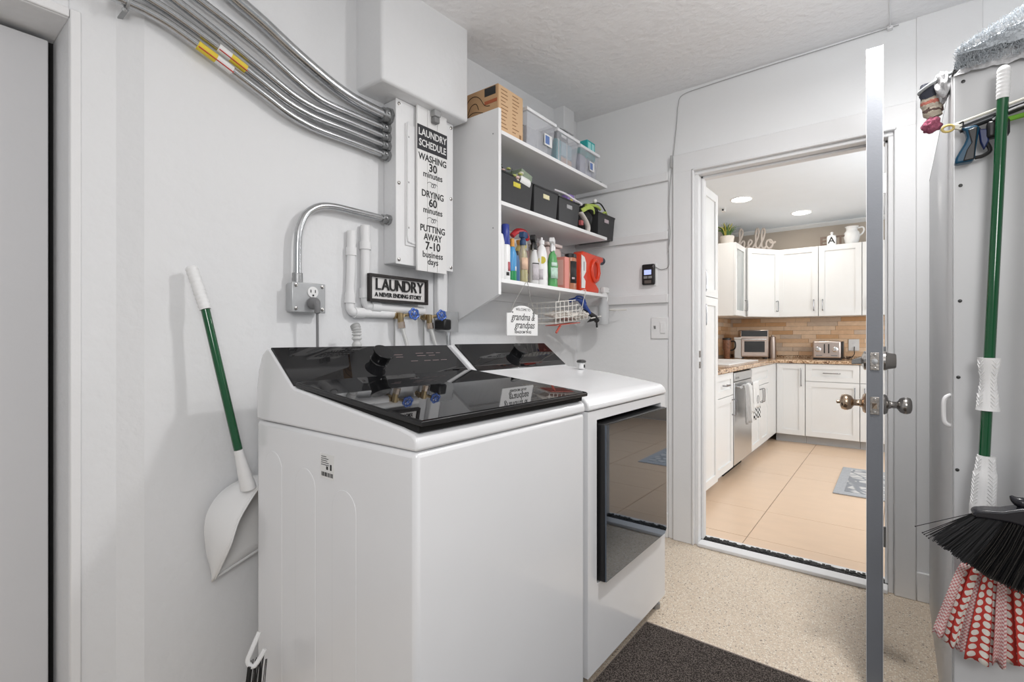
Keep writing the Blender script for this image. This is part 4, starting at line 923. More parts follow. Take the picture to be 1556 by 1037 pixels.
t = T('black_pouch','small black pouch poking above the flowers on the middle shelf','pouch',(0.22,1.66,1.84)); P2('pouch', MB().ball((0.17,1.685,Z2+0.17),0.028,(1,1.0,1.4),2), mat('black_cloth',(0.02,0.02,0.02),0.8,bump=0.4,scale=80), t); P2('cord', MB().tube(smoothpath([(0.19,1.69,Z2+0.2),(0.22,1.72,Z2+0.19),(0.24,1.75,Z2+0.15)],4),0.002,5), ink, t)
t = T('green_tea_box','sage green patterned carton standing at the far side of the nearest basket','box',(0.2,1.9,1.84))
P2('carton', MB().box(0.12,0.27,1.80,1.885,Z2+0.07,Z2+0.185).xf(Matrix.Translation((0.2,1.85,Z2+0.12))@Matrix.Rotation(R(-12),4,'X')@Matrix.Translation((-0.2,-1.85,-Z2-0.12))), mat('sage_card',(0.22,0.27,0.20),0.6,var=0.35,vscale=70), t, bevel=0.002)
P2('label', MB().box(0.271,0.2725,1.815,1.845,Z2+0.12,Z2+0.15).box(0.271,0.2725,1.855,1.87,Z2+0.13,Z2+0.15), paper, t)
t = T('white_roll','white paper roll lying on the nearest basket','roll',(0.25,1.82,1.86)); P2('roll', MB().lathe([(0.010,0),(0.026,0),(0.026,0.075),(0.010,0.075)],(0.262,1.785,Z2+0.137),(0,1,-0.1)), paper, t, smooth=50); P2('core', MB().lathe([(0.008,0.001),(0.0098,0.001),(0.0098,0.0745),(0.008,0.0745)],(0.262,1.785,Z2+0.137),(0,1,-0.1)), cardb, t)
t = T('grey_cloth_bundle','crumpled grey and silver packet in the second basket','packet',(0.2,2.05,1.84)); 
def crumple(name, c0, r, s3, m, parent, amp=0.35, sub=3, fr=22):
    mb = MB().ball((0,0,0),1.0,(1,1,1),sub)
    for v in mb.bm.verts:
        k = 1+amp*noise.noise(v.co*2.1+Vector(c0)*fr); v.co = Vector((c0[0]+v.co.x*k*r*s3[0], c0[1]+v.co.y*k*r*s3[1], c0[2]+v.co.z*k*r*s3[2]))
    return P2(name, mb, m, parent, smooth=50)
crumple('wrapper',(0.21,2.03,Z2+0.135),0.045,(1.4,1.4,0.7),mat('silver_film',(0.35,0.35,0.37),0.3,0.4,var=0.6,vscale=50),t)
crumple('wrapper',(0.18,1.97,Z2+0.14),0.032,(1.4,1,1),ink,t)
t = T('purple_card','purple gift card pouch with a yellow circle in the third basket','card',(0.22,2.28,1.86))
P2('pouch', MB().hexa([(0.20,2.20,Z2+0.11),(0.26,2.20,Z2+0.11),(0.26,2.31,Z2+0.105),(0.20,2.31,Z2+0.105)],[(0.20,2.265,Z2+0.185),(0.25,2.265,Z2+0.185),(0.25,2.315,Z2+0.185),(0.20,2.315,Z2+0.185)]), mat('purple_card',(0.24,0.16,0.42),0.6), t, bevel=0.003)
P2('dot', MB().lathe([(0.014,0),(0.014,0.002)],(0.2555,2.275,Z2+0.145),(1,0,0.13)), yellow, t)
t = T('white_headband','curved pale plastic headband lying over the third basket','headband',(0.27,2.25,1.86))
P2('band', MB().tube(smoothpath([(0.26,2.10,Z2+0.165),(0.285,2.16,Z2+0.155),(0.292,2.23,Z2+0.142),(0.292,2.29,Z2+0.138),(0.287,2.325,Z2+0.135)],5),0.0055,8), mat('lilac_white',(0.60,0.58,0.62),0.5), t)
P2('pad', MB().ball((0.285,2.325,Z2+0.136),0.009,(1,1,1),2), mat('lilac_white',(0.60,0.58,0.62),0.5), t)
t = T('folded_leaflet','cream curved strap standing beside the third basket','strap',(0.28,2.36,1.75))
P2('strap', MB().grid(lambda u,v:(0.262+0.03*v, 2.330+0.085*math.sin(u*PI*0.62), Z2+0.095-0.092*u),12,2), mat('cream_strap',(0.70,0.66,0.62),0.7), t, solid=0.004)
P2('buckle', MB().box(0.265,0.28,2.335,2.36,Z2+0.03,Z2+0.055), mat('red_bits',(0.40,0.10,0.10),0.6), t)
t = T('tool_belt','black bag with lime green straps beside the last basket','bag',(0.2,2.43,Z2))
crumple('pouch',(0.20,2.44,Z2+0.075),0.07,(1.2,0.85,1.0),MATS['black_cloth'],t,0.2); crumple('pouch',(0.22,2.52,Z2+0.15),0.05,(1.1,1.3,0.75),MATS['black_cloth'],t,0.35)
lime = mat('lime_strap',(0.38,0.48,0.10),0.6,var=0.3,vscale=60)
lab(P2('strap', MB().tube(smoothpath([(0.27,2.36,Z2+0.11),(0.292,2.40,Z2+0.135),(0.292,2.45,Z2+0.135),(0.285,2.47,Z2+0.115)],4),0.012,8,flat=0.4), lime, t),'lime green strap')
lab(P2('strap', MB().tube(smoothpath([(0.26,2.42,Z2+0.155),(0.28,2.50,Z2+0.165),(0.27,2.57,Z2+0.16)],4),0.008,8), lime, t),'lime green strap')
P2('buckle', MB().ball((0.28,2.49,Z2+0.19),0.012,(1,1,1),2), paper, t)
lab(P2('cord', MB().tube(smoothpath([(0.24,2.5,Z2+0.18),(0.27,2.56,Z2+0.195),(0.275,2.62,Z2+0.165),(0.27,2.66,Z2+0.14)],5),0.004,6), ink, t),'thin black cord')
P2('strap', MB().tube(smoothpath([(0.27,2.57,Z2+0.13),(0.285,2.61,Z2+0.15),(0.27,2.64,Z2+0.14)],4),0.006,6), lime, t)

# bottles on the bottom shelf
def bot(name,label,x,y,parts,cat='bottle',sx=1,sy=1):
    t = T(name,label,cat,(x,y,Z3+0.001))
    for (pn,prof,m_) in parts: P2(pn, MB().lathe(prof,(0,0,0),n=20,sx=sx,sy=sy), m_, t, local=True, smooth=50)
    return t
def band(parent,r,z0,z1,m_,name='label',sx=1,sy=1,a0=-70,a1=70):
    # printed label wrapped round the side that faces +x / -y
    n=12; mb=MB()
    mb.grid(lambda u,v:((r+0.0006)*sx*math.cos(R(a0+(a1-a0)*u)),(r+0.0006)*sy*math.sin(R(a0+(a1-a0)*u)),z0+(z1-z0)*v),n,1)
    return P2(name,mb,m_,parent,local=True,smooth=60,solid=0.0005)
wht = white_plastic; blk = black_plastic
cleargl = mat('clear_bottle',(0.80,0.78,0.66),0.1,trans=0.7,ior=1.3)
t = bot('cleaner_bottle','slim white bottle with a black cap at the near end of the bottom shelf',0.262,1.658,[('body',[(0.02,0),(0.022,0.01),(0.021,0.10),(0.022,0.16),(0.016,0.195),(0.010,0.2)],wht),('cap',[(0.011,0.2),(0.011,0.235),(0.008,0.238)],blk)],sx=1.2)
t = bot('spray_can','white aerosol can with a tall blue cap',0.258,1.708,[('body',[(0.021,0),(0.022,0.004),(0.022,0.15),(0.018,0.158)],wht),('cap',[(0.020,0.158),(0.022,0.162),(0.018,0.20),(0.0175,0.245),(0.014,0.248)],mat('navy_plastic',(0.03,0.05,0.28),0.35))])
band(t,0.022,0.04,0.08,mat('logo_red',(0.45,0.12,0.14),0.6),a0=-20,a1=30); band(t,0.022,0.02,0.035,ink,'print',a0=-40,a1=0)
t = T('laundry_jug','large white tub with a red handle lid behind the blue spray can','bottle',(0.15,1.93,Z3+0.001))
P2('body', MB().lathe([(0.055,0),(0.06,0.01),(0.06,0.19),(0.05,0.22)],n=24), wht, t, local=True); P2('lid', MB().tube(smoothpath([(0.02,-0.06,0.235),(0.03,-0.03,0.262),(0.03,0.03,0.262),(0.02,0.06,0.235)],4),0.014,8), mat('bright_red',(0.55,0.02,0.03),0.4), t, local=True)
band(t,0.06,0.06,0.17,mat('pinkish_print',(0.60,0.42,0.40),0.6,var=0.4,vscale=60))
t = bot('detergent_bottle','blue bottle with a green base and white round logo',0.262,1.752,[('body',[(0.019,0.045),(0.020,0.05),(0.020,0.12),(0.012,0.15),(0.008,0.155)],mat('sky_plastic',(0.08,0.30,0.58),0.3)),('base',[(0.019,0),(0.020,0.004),(0.0195,0.045)],mat('green_plastic',(0.02,0.26,0.09),0.35)),('cap',[(0.010,0.155),(0.010,0.19),(0.007,0.192)],mat('orange_plastic',(0.65,0.30,0.06),0.4))])
band(t,0.0198,0.045,0.065,paper,a0=-10,a1=15)
t = bot('detergent_bottle','dark blue slim bottle leaning beside the clear yellow sprayer',0.262,1.786,[('body',[(0.014,0),(0.015,0.005),(0.014,0.09),(0.008,0.12)],mat('slate_blue',(0.05,0.13,0.28),0.35)),('cap',[(0.008,0.12),(0.008,0.14),(0.005,0.141)],blk)])
def sprayer(label,x,y,h,r,bodym,headm,trigm,tipd=(0,-1),cat='spray bottle',sx=1.0,sy=1.0,neck=0.012,prof=None,hs=1.0):
    t = T('spray_bottle',label,cat,(x,y,Z3+0.001))
    P2('body', MB().lathe(prof or [(r*0.95,0),(r,0.006),(r,h*0.62),(r*0.85,h*0.78),(neck,h*0.93),(neck,h)],n=20,sx=sx,sy=sy), bodym, t, local=True, smooth=50)
    hd = P2('spray_head', MB().lathe([(neck*1.25,h),(neck*1.25,h+0.018*hs),(neck*0.9,h+0.022*hs),(neck*0.9,h+0.03*hs)],n=14).prism([(-0.02*hs,h+0.028*hs),(-0.014*hs,h+0.05*hs),(0.024*hs,h+0.054*hs),(0.036*hs,h+0.045*hs),(0.036*hs,h+0.034*hs),(0.010*hs,h+0.026*hs)],'y',-0.010*hs,0.010*hs).xf(Matrix.Rotation(math.atan2(tipd[1],tipd[0]),4,'Z')), headm, t, local=True, bevel=0.002)
    P2('trigger', MB().tube([Matrix.Rotation(math.atan2(tipd[1],tipd[0]),4,'Z')@Vector(p) for p in ((0.016*hs,0,h+0.03*hs),(0.026*hs,0,h+0.012*hs),(0.030*hs,0,h-0.006*hs))],0.004*hs,6), trigm, hd, local=True)
    return t
t = sprayer('clear spray bottle of yellow liquid with a yellow and navy head',0.258,1.838,0.175,0.023,cleargl,mat('navy_head',(0.03,0.07,0.16),0.4),mat('yellow_trigger',(0.75,0.62,0.08),0.4),(-0.3,1),hs=1.2)
band(t,0.023,0.06,0.115,mat('peach_label',(0.72,0.50,0.36),0.6,var=0.2,vscale=60)); P2('liquid', MB().lathe([(0.021,0.003),(0.0215,0.06)],n=18), mat('yellow_liquid',(0.65,0.55,0.05),0.2), t, local=True)
t = bot('polish_can','clear bottle with an orange cap behind the clear sprayer',0.19,1.90,[('body',[(0.025,0),(0.025,0.16),(0.015,0.19)],mat('amber',(0.65,0.50,0.18),0.3)),('cap',[(0.015,0.19),(0.015,0.215),(0.01,0.217)],MATS['orange_plastic'])])
t = sprayer('white spray bottle with a wide black head and grey label',0.258,1.925,0.165,0.0235,mat('grey_white_plastic',(0.66,0.66,0.66),0.4),blk,blk,(0.5,-1),hs=1.25,neck=0.014)
band(t,0.0238,0.02,0.095,mat('grey_label',(0.55,0.52,0.55),0.6,var=0.25,vscale=90)); band(t,0.0238,0.097,0.101,ink,'stripe')
t = T('pump_bottle','tall white bottle with a yellow round emblem and narrow neck','bottle',(0.245,2.01,Z3+0.001))
P2('body', MB().lathe([(0.033,0),(0.035,0.006),(0.034,0.10),(0.031,0.16),(0.022,0.19),(0.013,0.2),(0.011,0.21)],n=24,sx=0.8), wht, t, local=True, smooth=60)
P2('cap', MB().lathe([(0.014,0.205),(0.014,0.225),(0.006,0.228),(0.005,0.24)],n=14), wht, t, local=True)
lab(P2('emblem', MB().lathe([(0.018,0),(0.018,0.002)],(0.018,-0.022,0.125),(0.55,-0.83,0.05),n=24), mat('emblem_yellow',(0.62,0.52,0.06),0.5), t, local=True),'yellow round emblem')
band(t,0.035,0.03,0.08,mat('grey_label',(0.55,0.52,0.55),0.6),'print',sx=0.8,a0=-75,a1=-35)
t = sprayer('green spray bottle with a white trigger head',0.25,2.10,0.185,0.03,mat('leaf_green_plastic',(0.10,0.34,0.12),0.35,var=0.5,vscale=22),wht,wht,(0.5,-1),hs=1.2,sx=0.8,prof=[(0.028,0),(0.031,0.006),(0.026,0.06),(0.033,0.11),(0.022,0.165),(0.013,0.178),(0.013,0.185)])
band(t,0.0305,0.045,0.10,mat('mint_label',(0.50,0.68,0.58),0.5,var=0.4,vscale=70),sx=0.8); band(t,0.034,0.105,0.125,mat('teal_logo',(0.55,0.70,0.62),0.5),'logo',sx=0.8,a0=-60,a1=0)
t = T('shoe_box','salmon pink narrow carton beside the green sprayer','box',(0.26,2.20,Z3+0.001)); P2('carton', MB().box(-0.04,0.02,-0.03,0.012,0,0.165), mat('salmon_card',(0.68,0.26,0.22),0.6), t, local=True, bevel=0.002); P2('print', MB().box(-0.03,0.01,-0.031,-0.03,0.02,0.15), mat('salmon_print',(0.75,0.42,0.38),0.6), t, local=True)
t = bot('brown_jar','copper coloured canister with a black lid and black oval window',0.258,2.262,[('body',[(0.034,0),(0.036,0.005),(0.036,0.165),(0.034,0.17)],mat('copper_plastic',(0.42,0.17,0.09),0.35,coat=0.3)),('lid',[(0.037,0.17),(0.037,0.188),(0.03,0.191)],blk)],cat='canister',sx=0.8)
band(t,0.036,0.035,0.15,ink,'window',sx=0.8,a0=-55,a1=30); band(t,0.0366,0.055,0.065,mat('pink_content',(0.5,0.42,0.45),0.6),'print',sx=0.8,a0=-40,a1=-10)
t = T('scoop_tub','pale pink lidded tub at the back of the bottom shelf','tub',(0.12,2.22,Z3+0.001)); P2('body', MB().box(-0.07,0.07,-0.07,0.07,0,0.23), mat('pink_tub',(0.62,0.50,0.47),0.4), t, local=True, bevel=0.02, seg=3); P2('lid', MB().box(-0.072,0.072,-0.072,0.072,0.231,0.25), mat('pink_tub_lid',(0.68,0.58,0.55),0.4), t, local=True, bevel=0.006)
# big orange-red jug lying with its cap to the right, hollow handle
orange = mat('orange_red_plastic',(0.68,0.05,0.015),0.3,coat=0.3)
t = T('detergent_jug','orange red detergent jug with loop handle and black spout cap','jug',(0.24,2.43,Z3+0.001))
y0=2.345
outer=[(y0,Z3+0.001),(y0+0.205,Z3+0.001),(y0+0.21,Z3+0.03),(y0+0.175,Z3+0.055),(y0+0.215,Z3+0.075),(y0+0.235,Z3+0.12),(y0+0.225,Z3+0.165),(y0+0.235,Z3+0.185),(y0+0.262,Z3+0.185),(y0+0.262,Z3+0.218),(y0+0.20,Z3+0.218),(y0+0.03,Z3+0.224),(y0+0.005,Z3+0.205)]
P2('body', MB().prism(outer,'x',0.205,0.275), orange, t, bevel=0.012, seg=3, smooth=50)
hc=[(0.279,y0+0.150+0.040*math.cos(a),Z3+0.128+0.058*math.sin(a)) for a in [i*2*PI/24 for i in range(24)]]
P2('handle', MB().tube(hc,0.011,8,True), orange, t, smooth=60)
P2('handle_hollow', MB().lathe([(0.03,0),(0.03,0.002)],(0.2735,y0+0.150,Z3+0.128),(1,0,0),n=20,sx=1.5,sy=0.95), mat('dark_red',(0.48,0.05,0.03),0.5), t)
P2('cap', MB().cyl((0.245,y0+0.256,Z3+0.2015),(0.245,y0+0.298,Z3+0.2015),0.022,n=18), mat('navy_cap',(0.02,0.025,0.05),0.4), t, bevel=0.002)
lb = P2('label', MB().prism([(y0+0.002,Z3+0.02),(y0+0.04,Z3+0.02),(y0+0.045,Z3+0.06),(y0+0.022,Z3+0.08),(y0+0.05,Z3+0.11),(y0+0.052,Z3+0.16),(y0+0.035,Z3+0.19),(y0+0.002,Z3+0.2)],'x',0.275,0.2765), paper, t)
P2('label_print', MB().box(0.2765,0.277,y0+0.022,y0+0.035,Z3+0.115,Z3+0.165), mat('grey_print',(0.4,0.38,0.40),0.6), lb)

# hanging welcome sign
t = T('welcome_sign','white arched sign for grandma and grandpas hanging under the bottom shelf','sign',(0.28,1.81,1.14))
sy,sz=1.69,1.143; W=0.235; H=0.085
poly=[(sy,sz),(sy+W,sz),(sy+W,sz+H+0.015),(sy+W-0.035,sz+H+0.018)]+[(sy+W/2+0.082*math.cos(a),sz+H+0.018+0.034*math.sin(a)) for a in [PI*i/12 for i in range(1,12)]]+[(sy+0.035,sz+H+0.018),(sy,sz+H+0.015)]
P2('board', MB().prism(poly,'x',0.276,0.282), signw, t, bevel=0.002)
yc=sy+W/2
WI=t.matrix_world.inverted(); chk=mat('charcoal_ink',(0.06,0.06,0.06),0.6)
text('lettering_line','WELCOME TO',0.017,chk,t,WI@frameX(yc,sz+0.118,0.2823),ext=0.0003)
text('lettering_line','grandma &',0.046,chk,t,WI@frameX(yc,sz+0.084,0.2823),ext=0.0003,shear=0.35,xs=0.88,bold=0.0004)
text('lettering_line','grandpas',0.046,chk,t,WI@frameX(yc+0.012,sz+0.048,0.2823),ext=0.0003,shear=0.35,xs=0.92,bold=0.0004)
text('lettering_line','KINGDOM TN KS',0.016,chk,t,WI@frameX(yc,sz+0.016,0.2823),ext=0.0003,bold=0.0003)
for s in (-1,1): P2('hole', MB().lathe([(0.0035,0),(0.0035,0.001)],(0.282,yc+s*0.078,sz+0.105),(1,0,0),n=10), ink, t)
P2('string', MB().tube([(0.283,yc-0.095,sz+0.11),(0.285,yc-0.06,sz+0.16),(0.303,yc-0.004,1.388),(0.303,yc+0.004,1.388),(0.285,yc+0.055,sz+0.16),(0.283,yc+0.085,sz+0.115)],0.0014,5), mat('twine',(0.35,0.34,0.32),0.8), t)

# wire basket hanging under the shelf with things in it
wirew = mat('cream_wire',(0.72,0.70,0.66),0.5)
t = T('wire_basket','small cream wire basket hooked under the far end of the bottom shelf','basket',(0.22,2.3,1.22))
mb=MB(); by0,by1,bx0,bx1,bz0,bz1=2.10,2.42,0.10,0.27,1.215,1.325
def bp_(y,z): return z+0.035*((y-by0)/(by1-by0))-0.01
for i in range(9):
    y=by0+(by1-by0)*i/8
    top=bz1 if i<5 else bz1-0.02*(i-4)
    mb.tube([(bx0,y,bp_(y,top)),(bx0,y,bp_(y,bz0)),(bx1,y,bp_(y,bz0)),(bx1,y,bp_(y,top))],0.0026,5)
for k in range(5):
    z=bz0+(bz1-bz0)*k/4; ye=by1-(by1-by0)*0.1*k
    mb.tube([(bx1,by0,bp_(by0,z)),(bx1,ye,bp_(ye,z))],0.0026,5); mb.tube([(bx0,by0,bp_(by0,z)),(bx1,by0,bp_(by0,z))],0.0026,5)
for k in range(5):
    x=bx0+(bx1-bx0)*k/4; mb.tube([(x,by0,bp_(by0,bz0)),(x,by1,bp_(by1,bz0))],0.0026,5)
P2('wires',mb,wirew,t,smooth=0)
mb=MB(); mb.tube(smoothpath([(0.27,2.35,1.26),(0.29,2.345,1.34),(0.305,2.34,1.38),(0.303,2.338,1.392),(0.28,2.336,1.389)],3),0.0022,6); mb.tube(smoothpath([(0.27,2.12,1.31),(0.28,2.12,1.35),(0.28,2.12,1.366)],3),0.0022,6)
P2('hook',mb,wirew,t)
t = T('folded_rag','cream folded rag lying in the wire basket','cloth',(0.2,2.28,1.23)); crumple('cloth',(0.20,2.29,1.255),0.06,(1.1,2.0,0.45),mat('cream_rag',(0.68,0.63,0.58),0.9,bump=0.3,scale=60),t,0.5); crumple('cloth_end',(0.24,2.42,1.265),0.03,(1.0,1.8,0.6),MATS['cream_rag'],t,0.5)
t = T('blue_snips','blue and black hand tool sticking out of the wire basket','tool',(0.2,2.45,1.3))
P2('handle',MB().tube(smoothpath([(0.23,2.30,1.335),(0.25,2.36,1.345),(0.25,2.43,1.31),(0.25,2.48,1.275)],4),[0.010]*5+[0.014]*4+[0.012]*4,8),mat('royal_blue',(0.02,0.06,0.28),0.35),t)
P2('blade',MB().tube(smoothpath([(0.24,2.44,1.285),(0.25,2.52,1.262),(0.25,2.57,1.235)],4),[0.014]*5+[0.016]*4,8),blk,t)
P2('grip_loop',MB().tube(smoothpath([(0.25,2.31,1.335),(0.26,2.33,1.358),(0.26,2.39,1.355),(0.26,2.42,1.325)],4),0.006,6),MATS['royal_blue'],t)
t = T('brush_comb','striped white and black comb lying at the far end of the wire basket','comb',(0.25,2.55,1.24))
P2('spine',MB().tube([(0.26,2.48,1.245),(0.26,2.60,1.262)],0.004,6),wirew,t)
mb=MB()
for i in range(8): mb.tube([(0.26,2.485+i*0.014,1.245+i*0.002),(0.24,2.475+i*0.014,1.222+i*0.002)],0.003,5)
lab(P2('teeth',mb,ink,t),'black teeth')
t = T('black_clip','small black clip dangling below the comb','clip',(0.25,2.57,1.2)); P2('body',MB().tube([(0.25,2.565,1.232),(0.252,2.566,1.195)],0.006,6),ink,t); P2('tip',MB().ball((0.252,2.566,1.19),0.005,(1,1,1),1),paper,t)
t = T('red_spatula','flat red scraper hanging out below the wire basket','scraper',(0.25,2.12,1.2)); P2('blade',MB().box(0.20,0.272,2.11,2.34,1.195,1.199).xf(Matrix.Translation((0,2.11,1.197))@Matrix.Rotation(R(5),4,'X')@Matrix.Translation((0,-2.11,-1.197))),mat('brick_red',(0.50,0.10,0.07),0.5),t,bevel=0.001); P2('handle',MB().tube([(0.262,2.155,1.198),(0.262,2.115,1.160)],0.006,6),MATS['brick_red'],t)
# hanging spray bottle by the corner
t = T('hanging_spray_bottle','translucent white spray bottle hanging by its trigger right of the wire basket','spray bottle',(0.27,2.66,1.22))
fro = mat('frosted_plastic',(0.74,0.75,0.76),0.35,trans=0.35,ior=1.2)
P2('bottle',MB().lathe([(0.03,1.215),(0.032,1.222),(0.031,1.32),(0.016,1.36),(0.013,1.38)],(0.25,2.655,0)),fro,t,smooth=50)
P2('spray_head',MB().lathe([(0.016,1.375),(0.016,1.40),(0.012,1.405)],(0.25,2.655,0)).box(0.235,0.265,2.635,2.70,1.40,1.435),wht,t,bevel=0.006)
P2('trigger',MB().tube(smoothpath([(0.25,2.685,1.40),(0.25,2.70,1.375),(0.25,2.69,1.35)],3),0.005,6),wht,t)
P2('nozzle',MB().cyl((0.25,2.695,1.42),(0.25,2.712,1.42),0.008,n=10),mat('dark_lid',(0.05,0.05,0.05),0.4),t)
tag(P2('wall_hook',MB().tube(smoothpath([(0.28,2.749,1.30),(0.28,2.70,1.30),(0.25,2.685,1.305),(0.33,2.70,1.30),(0.37,2.71,1.302)],3),0.004,6),wirew),'white wire hook under the lowest batten','hook')

# back wall fittings
t = T('keypad','black wall keypad with a small lit blue screen right of the shelves','keypad',(0.49,2.75,1.5))
P2('bracket',MB().box(0.443,0.532,YB-0.006,YB-0.0005,1.435,1.567),white_plastic,t,bevel=0.004)
P2('case',MB().box(0.45,0.525,YB-0.03,YB-0.006,1.442,1.562),black_plastic,t,bevel=0.008,seg=3)
P2('screen',MB().box(0.465,0.508,YB-0.0312,YB-0.03,1.50,1.528),mat('lcd',(0.35,0.40,0.62),0.3,emit=(0.40,0.48,0.85),estr=0.8),t)
P2('button',MB().box(0.463,0.485,YB-0.0315,YB-0.03,1.478,1.492).box(0.49,0.512,YB-0.0315,YB-0.03,1.478,1.492),greyink,t); P2('key_grid',MB().box(0.468,0.508,YB-0.0315,YB-0.03,1.45,1.468),mat('brownish',(0.12,0.10,0.09),0.5),t)
P2('loop',MB().tube(smoothpath([(0.512,YB-0.028,1.54),(0.52,YB-0.03,1.55),(0.522,YB-0.03,1.535)],3),0.002,5),galv_dark,t)
P2('wire',MB().tube(smoothpath([(0.525,YB-0.01,1.545),(0.55,YB-0.006,1.528),(0.575,YB-0.006,1.527),(0.602,YB-0.012,1.54),(0.604,YB-0.012,1.60),(0.600,YB-0.012,1.75)],4),0.0018,5),greyink,t)
t = T('light_switch','white double switch plate with one toggle and one rocker','switch',(0.55,2.76,1.19))
P2('plate',MB().box(0.497,0.600,YB-0.008,YB-0.0005,1.13,1.252),white_plastic,t,bevel=0.003)
P2('toggle',MB().hexa([(0.518,YB-0.0085,1.186),(0.526,YB-0.0085,1.186),(0.526,YB-0.006,1.186),(0.518,YB-0.006,1.186)],[(0.518,YB-0.02,1.204),(0.526,YB-0.02,1.204),(0.526,YB-0.006,1.204),(0.518,YB-0.006,1.204)]),greyink,t)
P2('rocker',MB().box(0.553,0.583,YB-0.012,YB-0.008,1.16,1.225),white_plastic,t,bevel=0.002)
# thin cable from ceiling along wall
pts=[(1.63,YB-0.006,2.512),(1.4,YB-0.006,2.508),(1.1,YB-0.006,2.506),(0.80,YB-0.006,2.500),(0.68,YB-0.006,2.49),(0.655,YB-0.006,2.44),(0.648,YB-0.008,2.35),(0.636,YB-0.010,2.22),(0.625,YB-0.012,2.12),(0.612,YB-0.012,2.0),(0.606,YB-0.012,1.85),(0.612,YB-0.012,1.72),(0.600,YB-0.012,1.62)]
t = T('thin_cable','thin grey cable running along the ceiling line and down beside the door casing','cable',(0.64,2.76,2.2))
P2('wire',MB().tube(smoothpath(pts,5),0.0022,6),mat('cable_grey',(0.42,0.42,0.42),0.6),t)
P2('splice',MB().box(0.618,0.630,YB-0.030,YB-0.022,2.09,2.16),mat('cable_grey',(0.42,0.42,0.42),0.6),t,bevel=0.003)
t = T('ceiling_cable','thin cable crossing the ceiling to the back wall','cable',(1.5,2.7,2.5)); P2('wire',MB().tube([(1.60,YB-0.006,2.505),(1.60,2.6,2.509),(1.60,1.2,2.446)],0.003,6),trimw,t); P2('clip',MB().box(1.59,1.61,2.745,2.765,2.498,2.512),trimw,t)

# ================================================================ DUSTPAN AND BRUSH ON THE LEFT
t = T('dustpan','white long handled dustpan with a green pole leaning against the left wall','dustpan',(0.09,0.64,0.45))
A=Vector((0.035,0.553,1.335)); B=Vector((0.07,0.577,1.213)); C_=Vector((0.13,0.640,0.812)); D_=Vector((0.13,0.668,0.695))
gp_ = [A.lerp(B,i/30) for i in range(31)]
P2('grip',MB().tube(gp_,[0.012]+[0.0155+0.0012*math.sin(i*2.2) for i in range(29)]+[0.0145],14),glove_white,t,smooth=50)
P2('pole',MB().cyl(B,C_,0.0115,n=16),green_pole,t,smooth=60)
pth=[C_.lerp(D_,i/12) for i in range(13)]
sk = P2('socket',MB().tube(pth,[0.0145+0.0010*i+0.0006*math.sin(i*2) for i in range(13)],14,flat=0.8),glove_white,t,smooth=50)
P2('slot',MB().ball(C_.lerp(D_,0.25)+Vector((0.014,-0.002,0)),0.006,(0.4,0.7,1.8),2),ink,sk)
# pan: base outline close to the wall, rim standing out from it, lip at the bottom
base = smoothpath([(0.035,0.612,0.425),(0.03,0.596,0.50),(0.03,0.590,0.583),(0.03,0.607,0.640),(0.03,0.650,0.682),(0.03,0.72,0.70),(0.03,0.79,0.682),(0.03,0.835,0.62),(0.03,0.85,0.56),(0.035,0.845,0.50)],4)
rimc = smoothpath([(0.045,0.612,0.427),(0.125,0.619,0.538),(0.135,0.640,0.612),(0.14,0.680,0.676),(0.145,0.70,0.698),(0.15,0.735,0.705),(0.14,0.79,0.68),(0.13,0.815,0.61),(0.11,0.83,0.56),(0.045,0.843,0.50)],4)
nb=len(base)
def pan(u,v):
    i=min(nb-1,int(round(u*(nb-1)))); b0=base[i]; r0=rimc[i]; l0=Vector((0.035,0.612,0.425)).lerp(Vector((0.035,0.845,0.50)),i/(nb-1))
    if v<0.5: return l0.lerp(b0,v/0.5)
    k=(v-0.5)/0.5; p=b0.lerp(r0,k); out=(b0-Vector((0.03,0.72,0.56))); out.x=0
    return p+out.normalized()*0.010*math.sin(k*PI)
P2('pan',MB().grid(pan,nb-1,16),glove_white,t,solid=0.003,smooth=60)
P2('rim',MB().tube(rimc,0.0035,6),glove_white,t)
P2('lip',MB().tube([(0.037,0.612,0.425),(0.037,0.845,0.50)],0.004,6),glove_white,t)
t = T('hand_brush','small white handled brush with black bristles wedged low beside the washer','brush',(0.28,0.6,0.25))
P2('handle',MB().tube(smoothpath([(0.30,0.62,0.36),(0.305,0.598,0.325),(0.305,0.588,0.30),(0.315,0.60,0.287),(0.32,0.625,0.32)],4),0.006,8),glove_white,t)
mb=MB()
for i in range(40): 
    y=0.585+0.05*random.random(); x=0.29+0.03*random.random(); mb.tube([(x,y,0.292),(x+random.uniform(-.006,.006),y-0.012+random.uniform(-.004,.004),0.20)],0.0012,4)
o=P2('bristles',mb,ink,t,smooth=0); o['kind']='stuff'

# ================================================================ MAT
t = T('doormat','dark brown speckled floor mat in front of the washer and dryer','mat',(1.3,0.9,0.001))
P2('backing',MB().box(0.835,2.0,-0.2,1.885,0.001,0.006),mat('mat_rubber',(0.22,0.18,0.16),0.7),t,bevel=0.002)
P2('pile',MB().box(0.842,1.985,-0.19,1.868,0.006,0.013),matm,t,bevel=0.003)

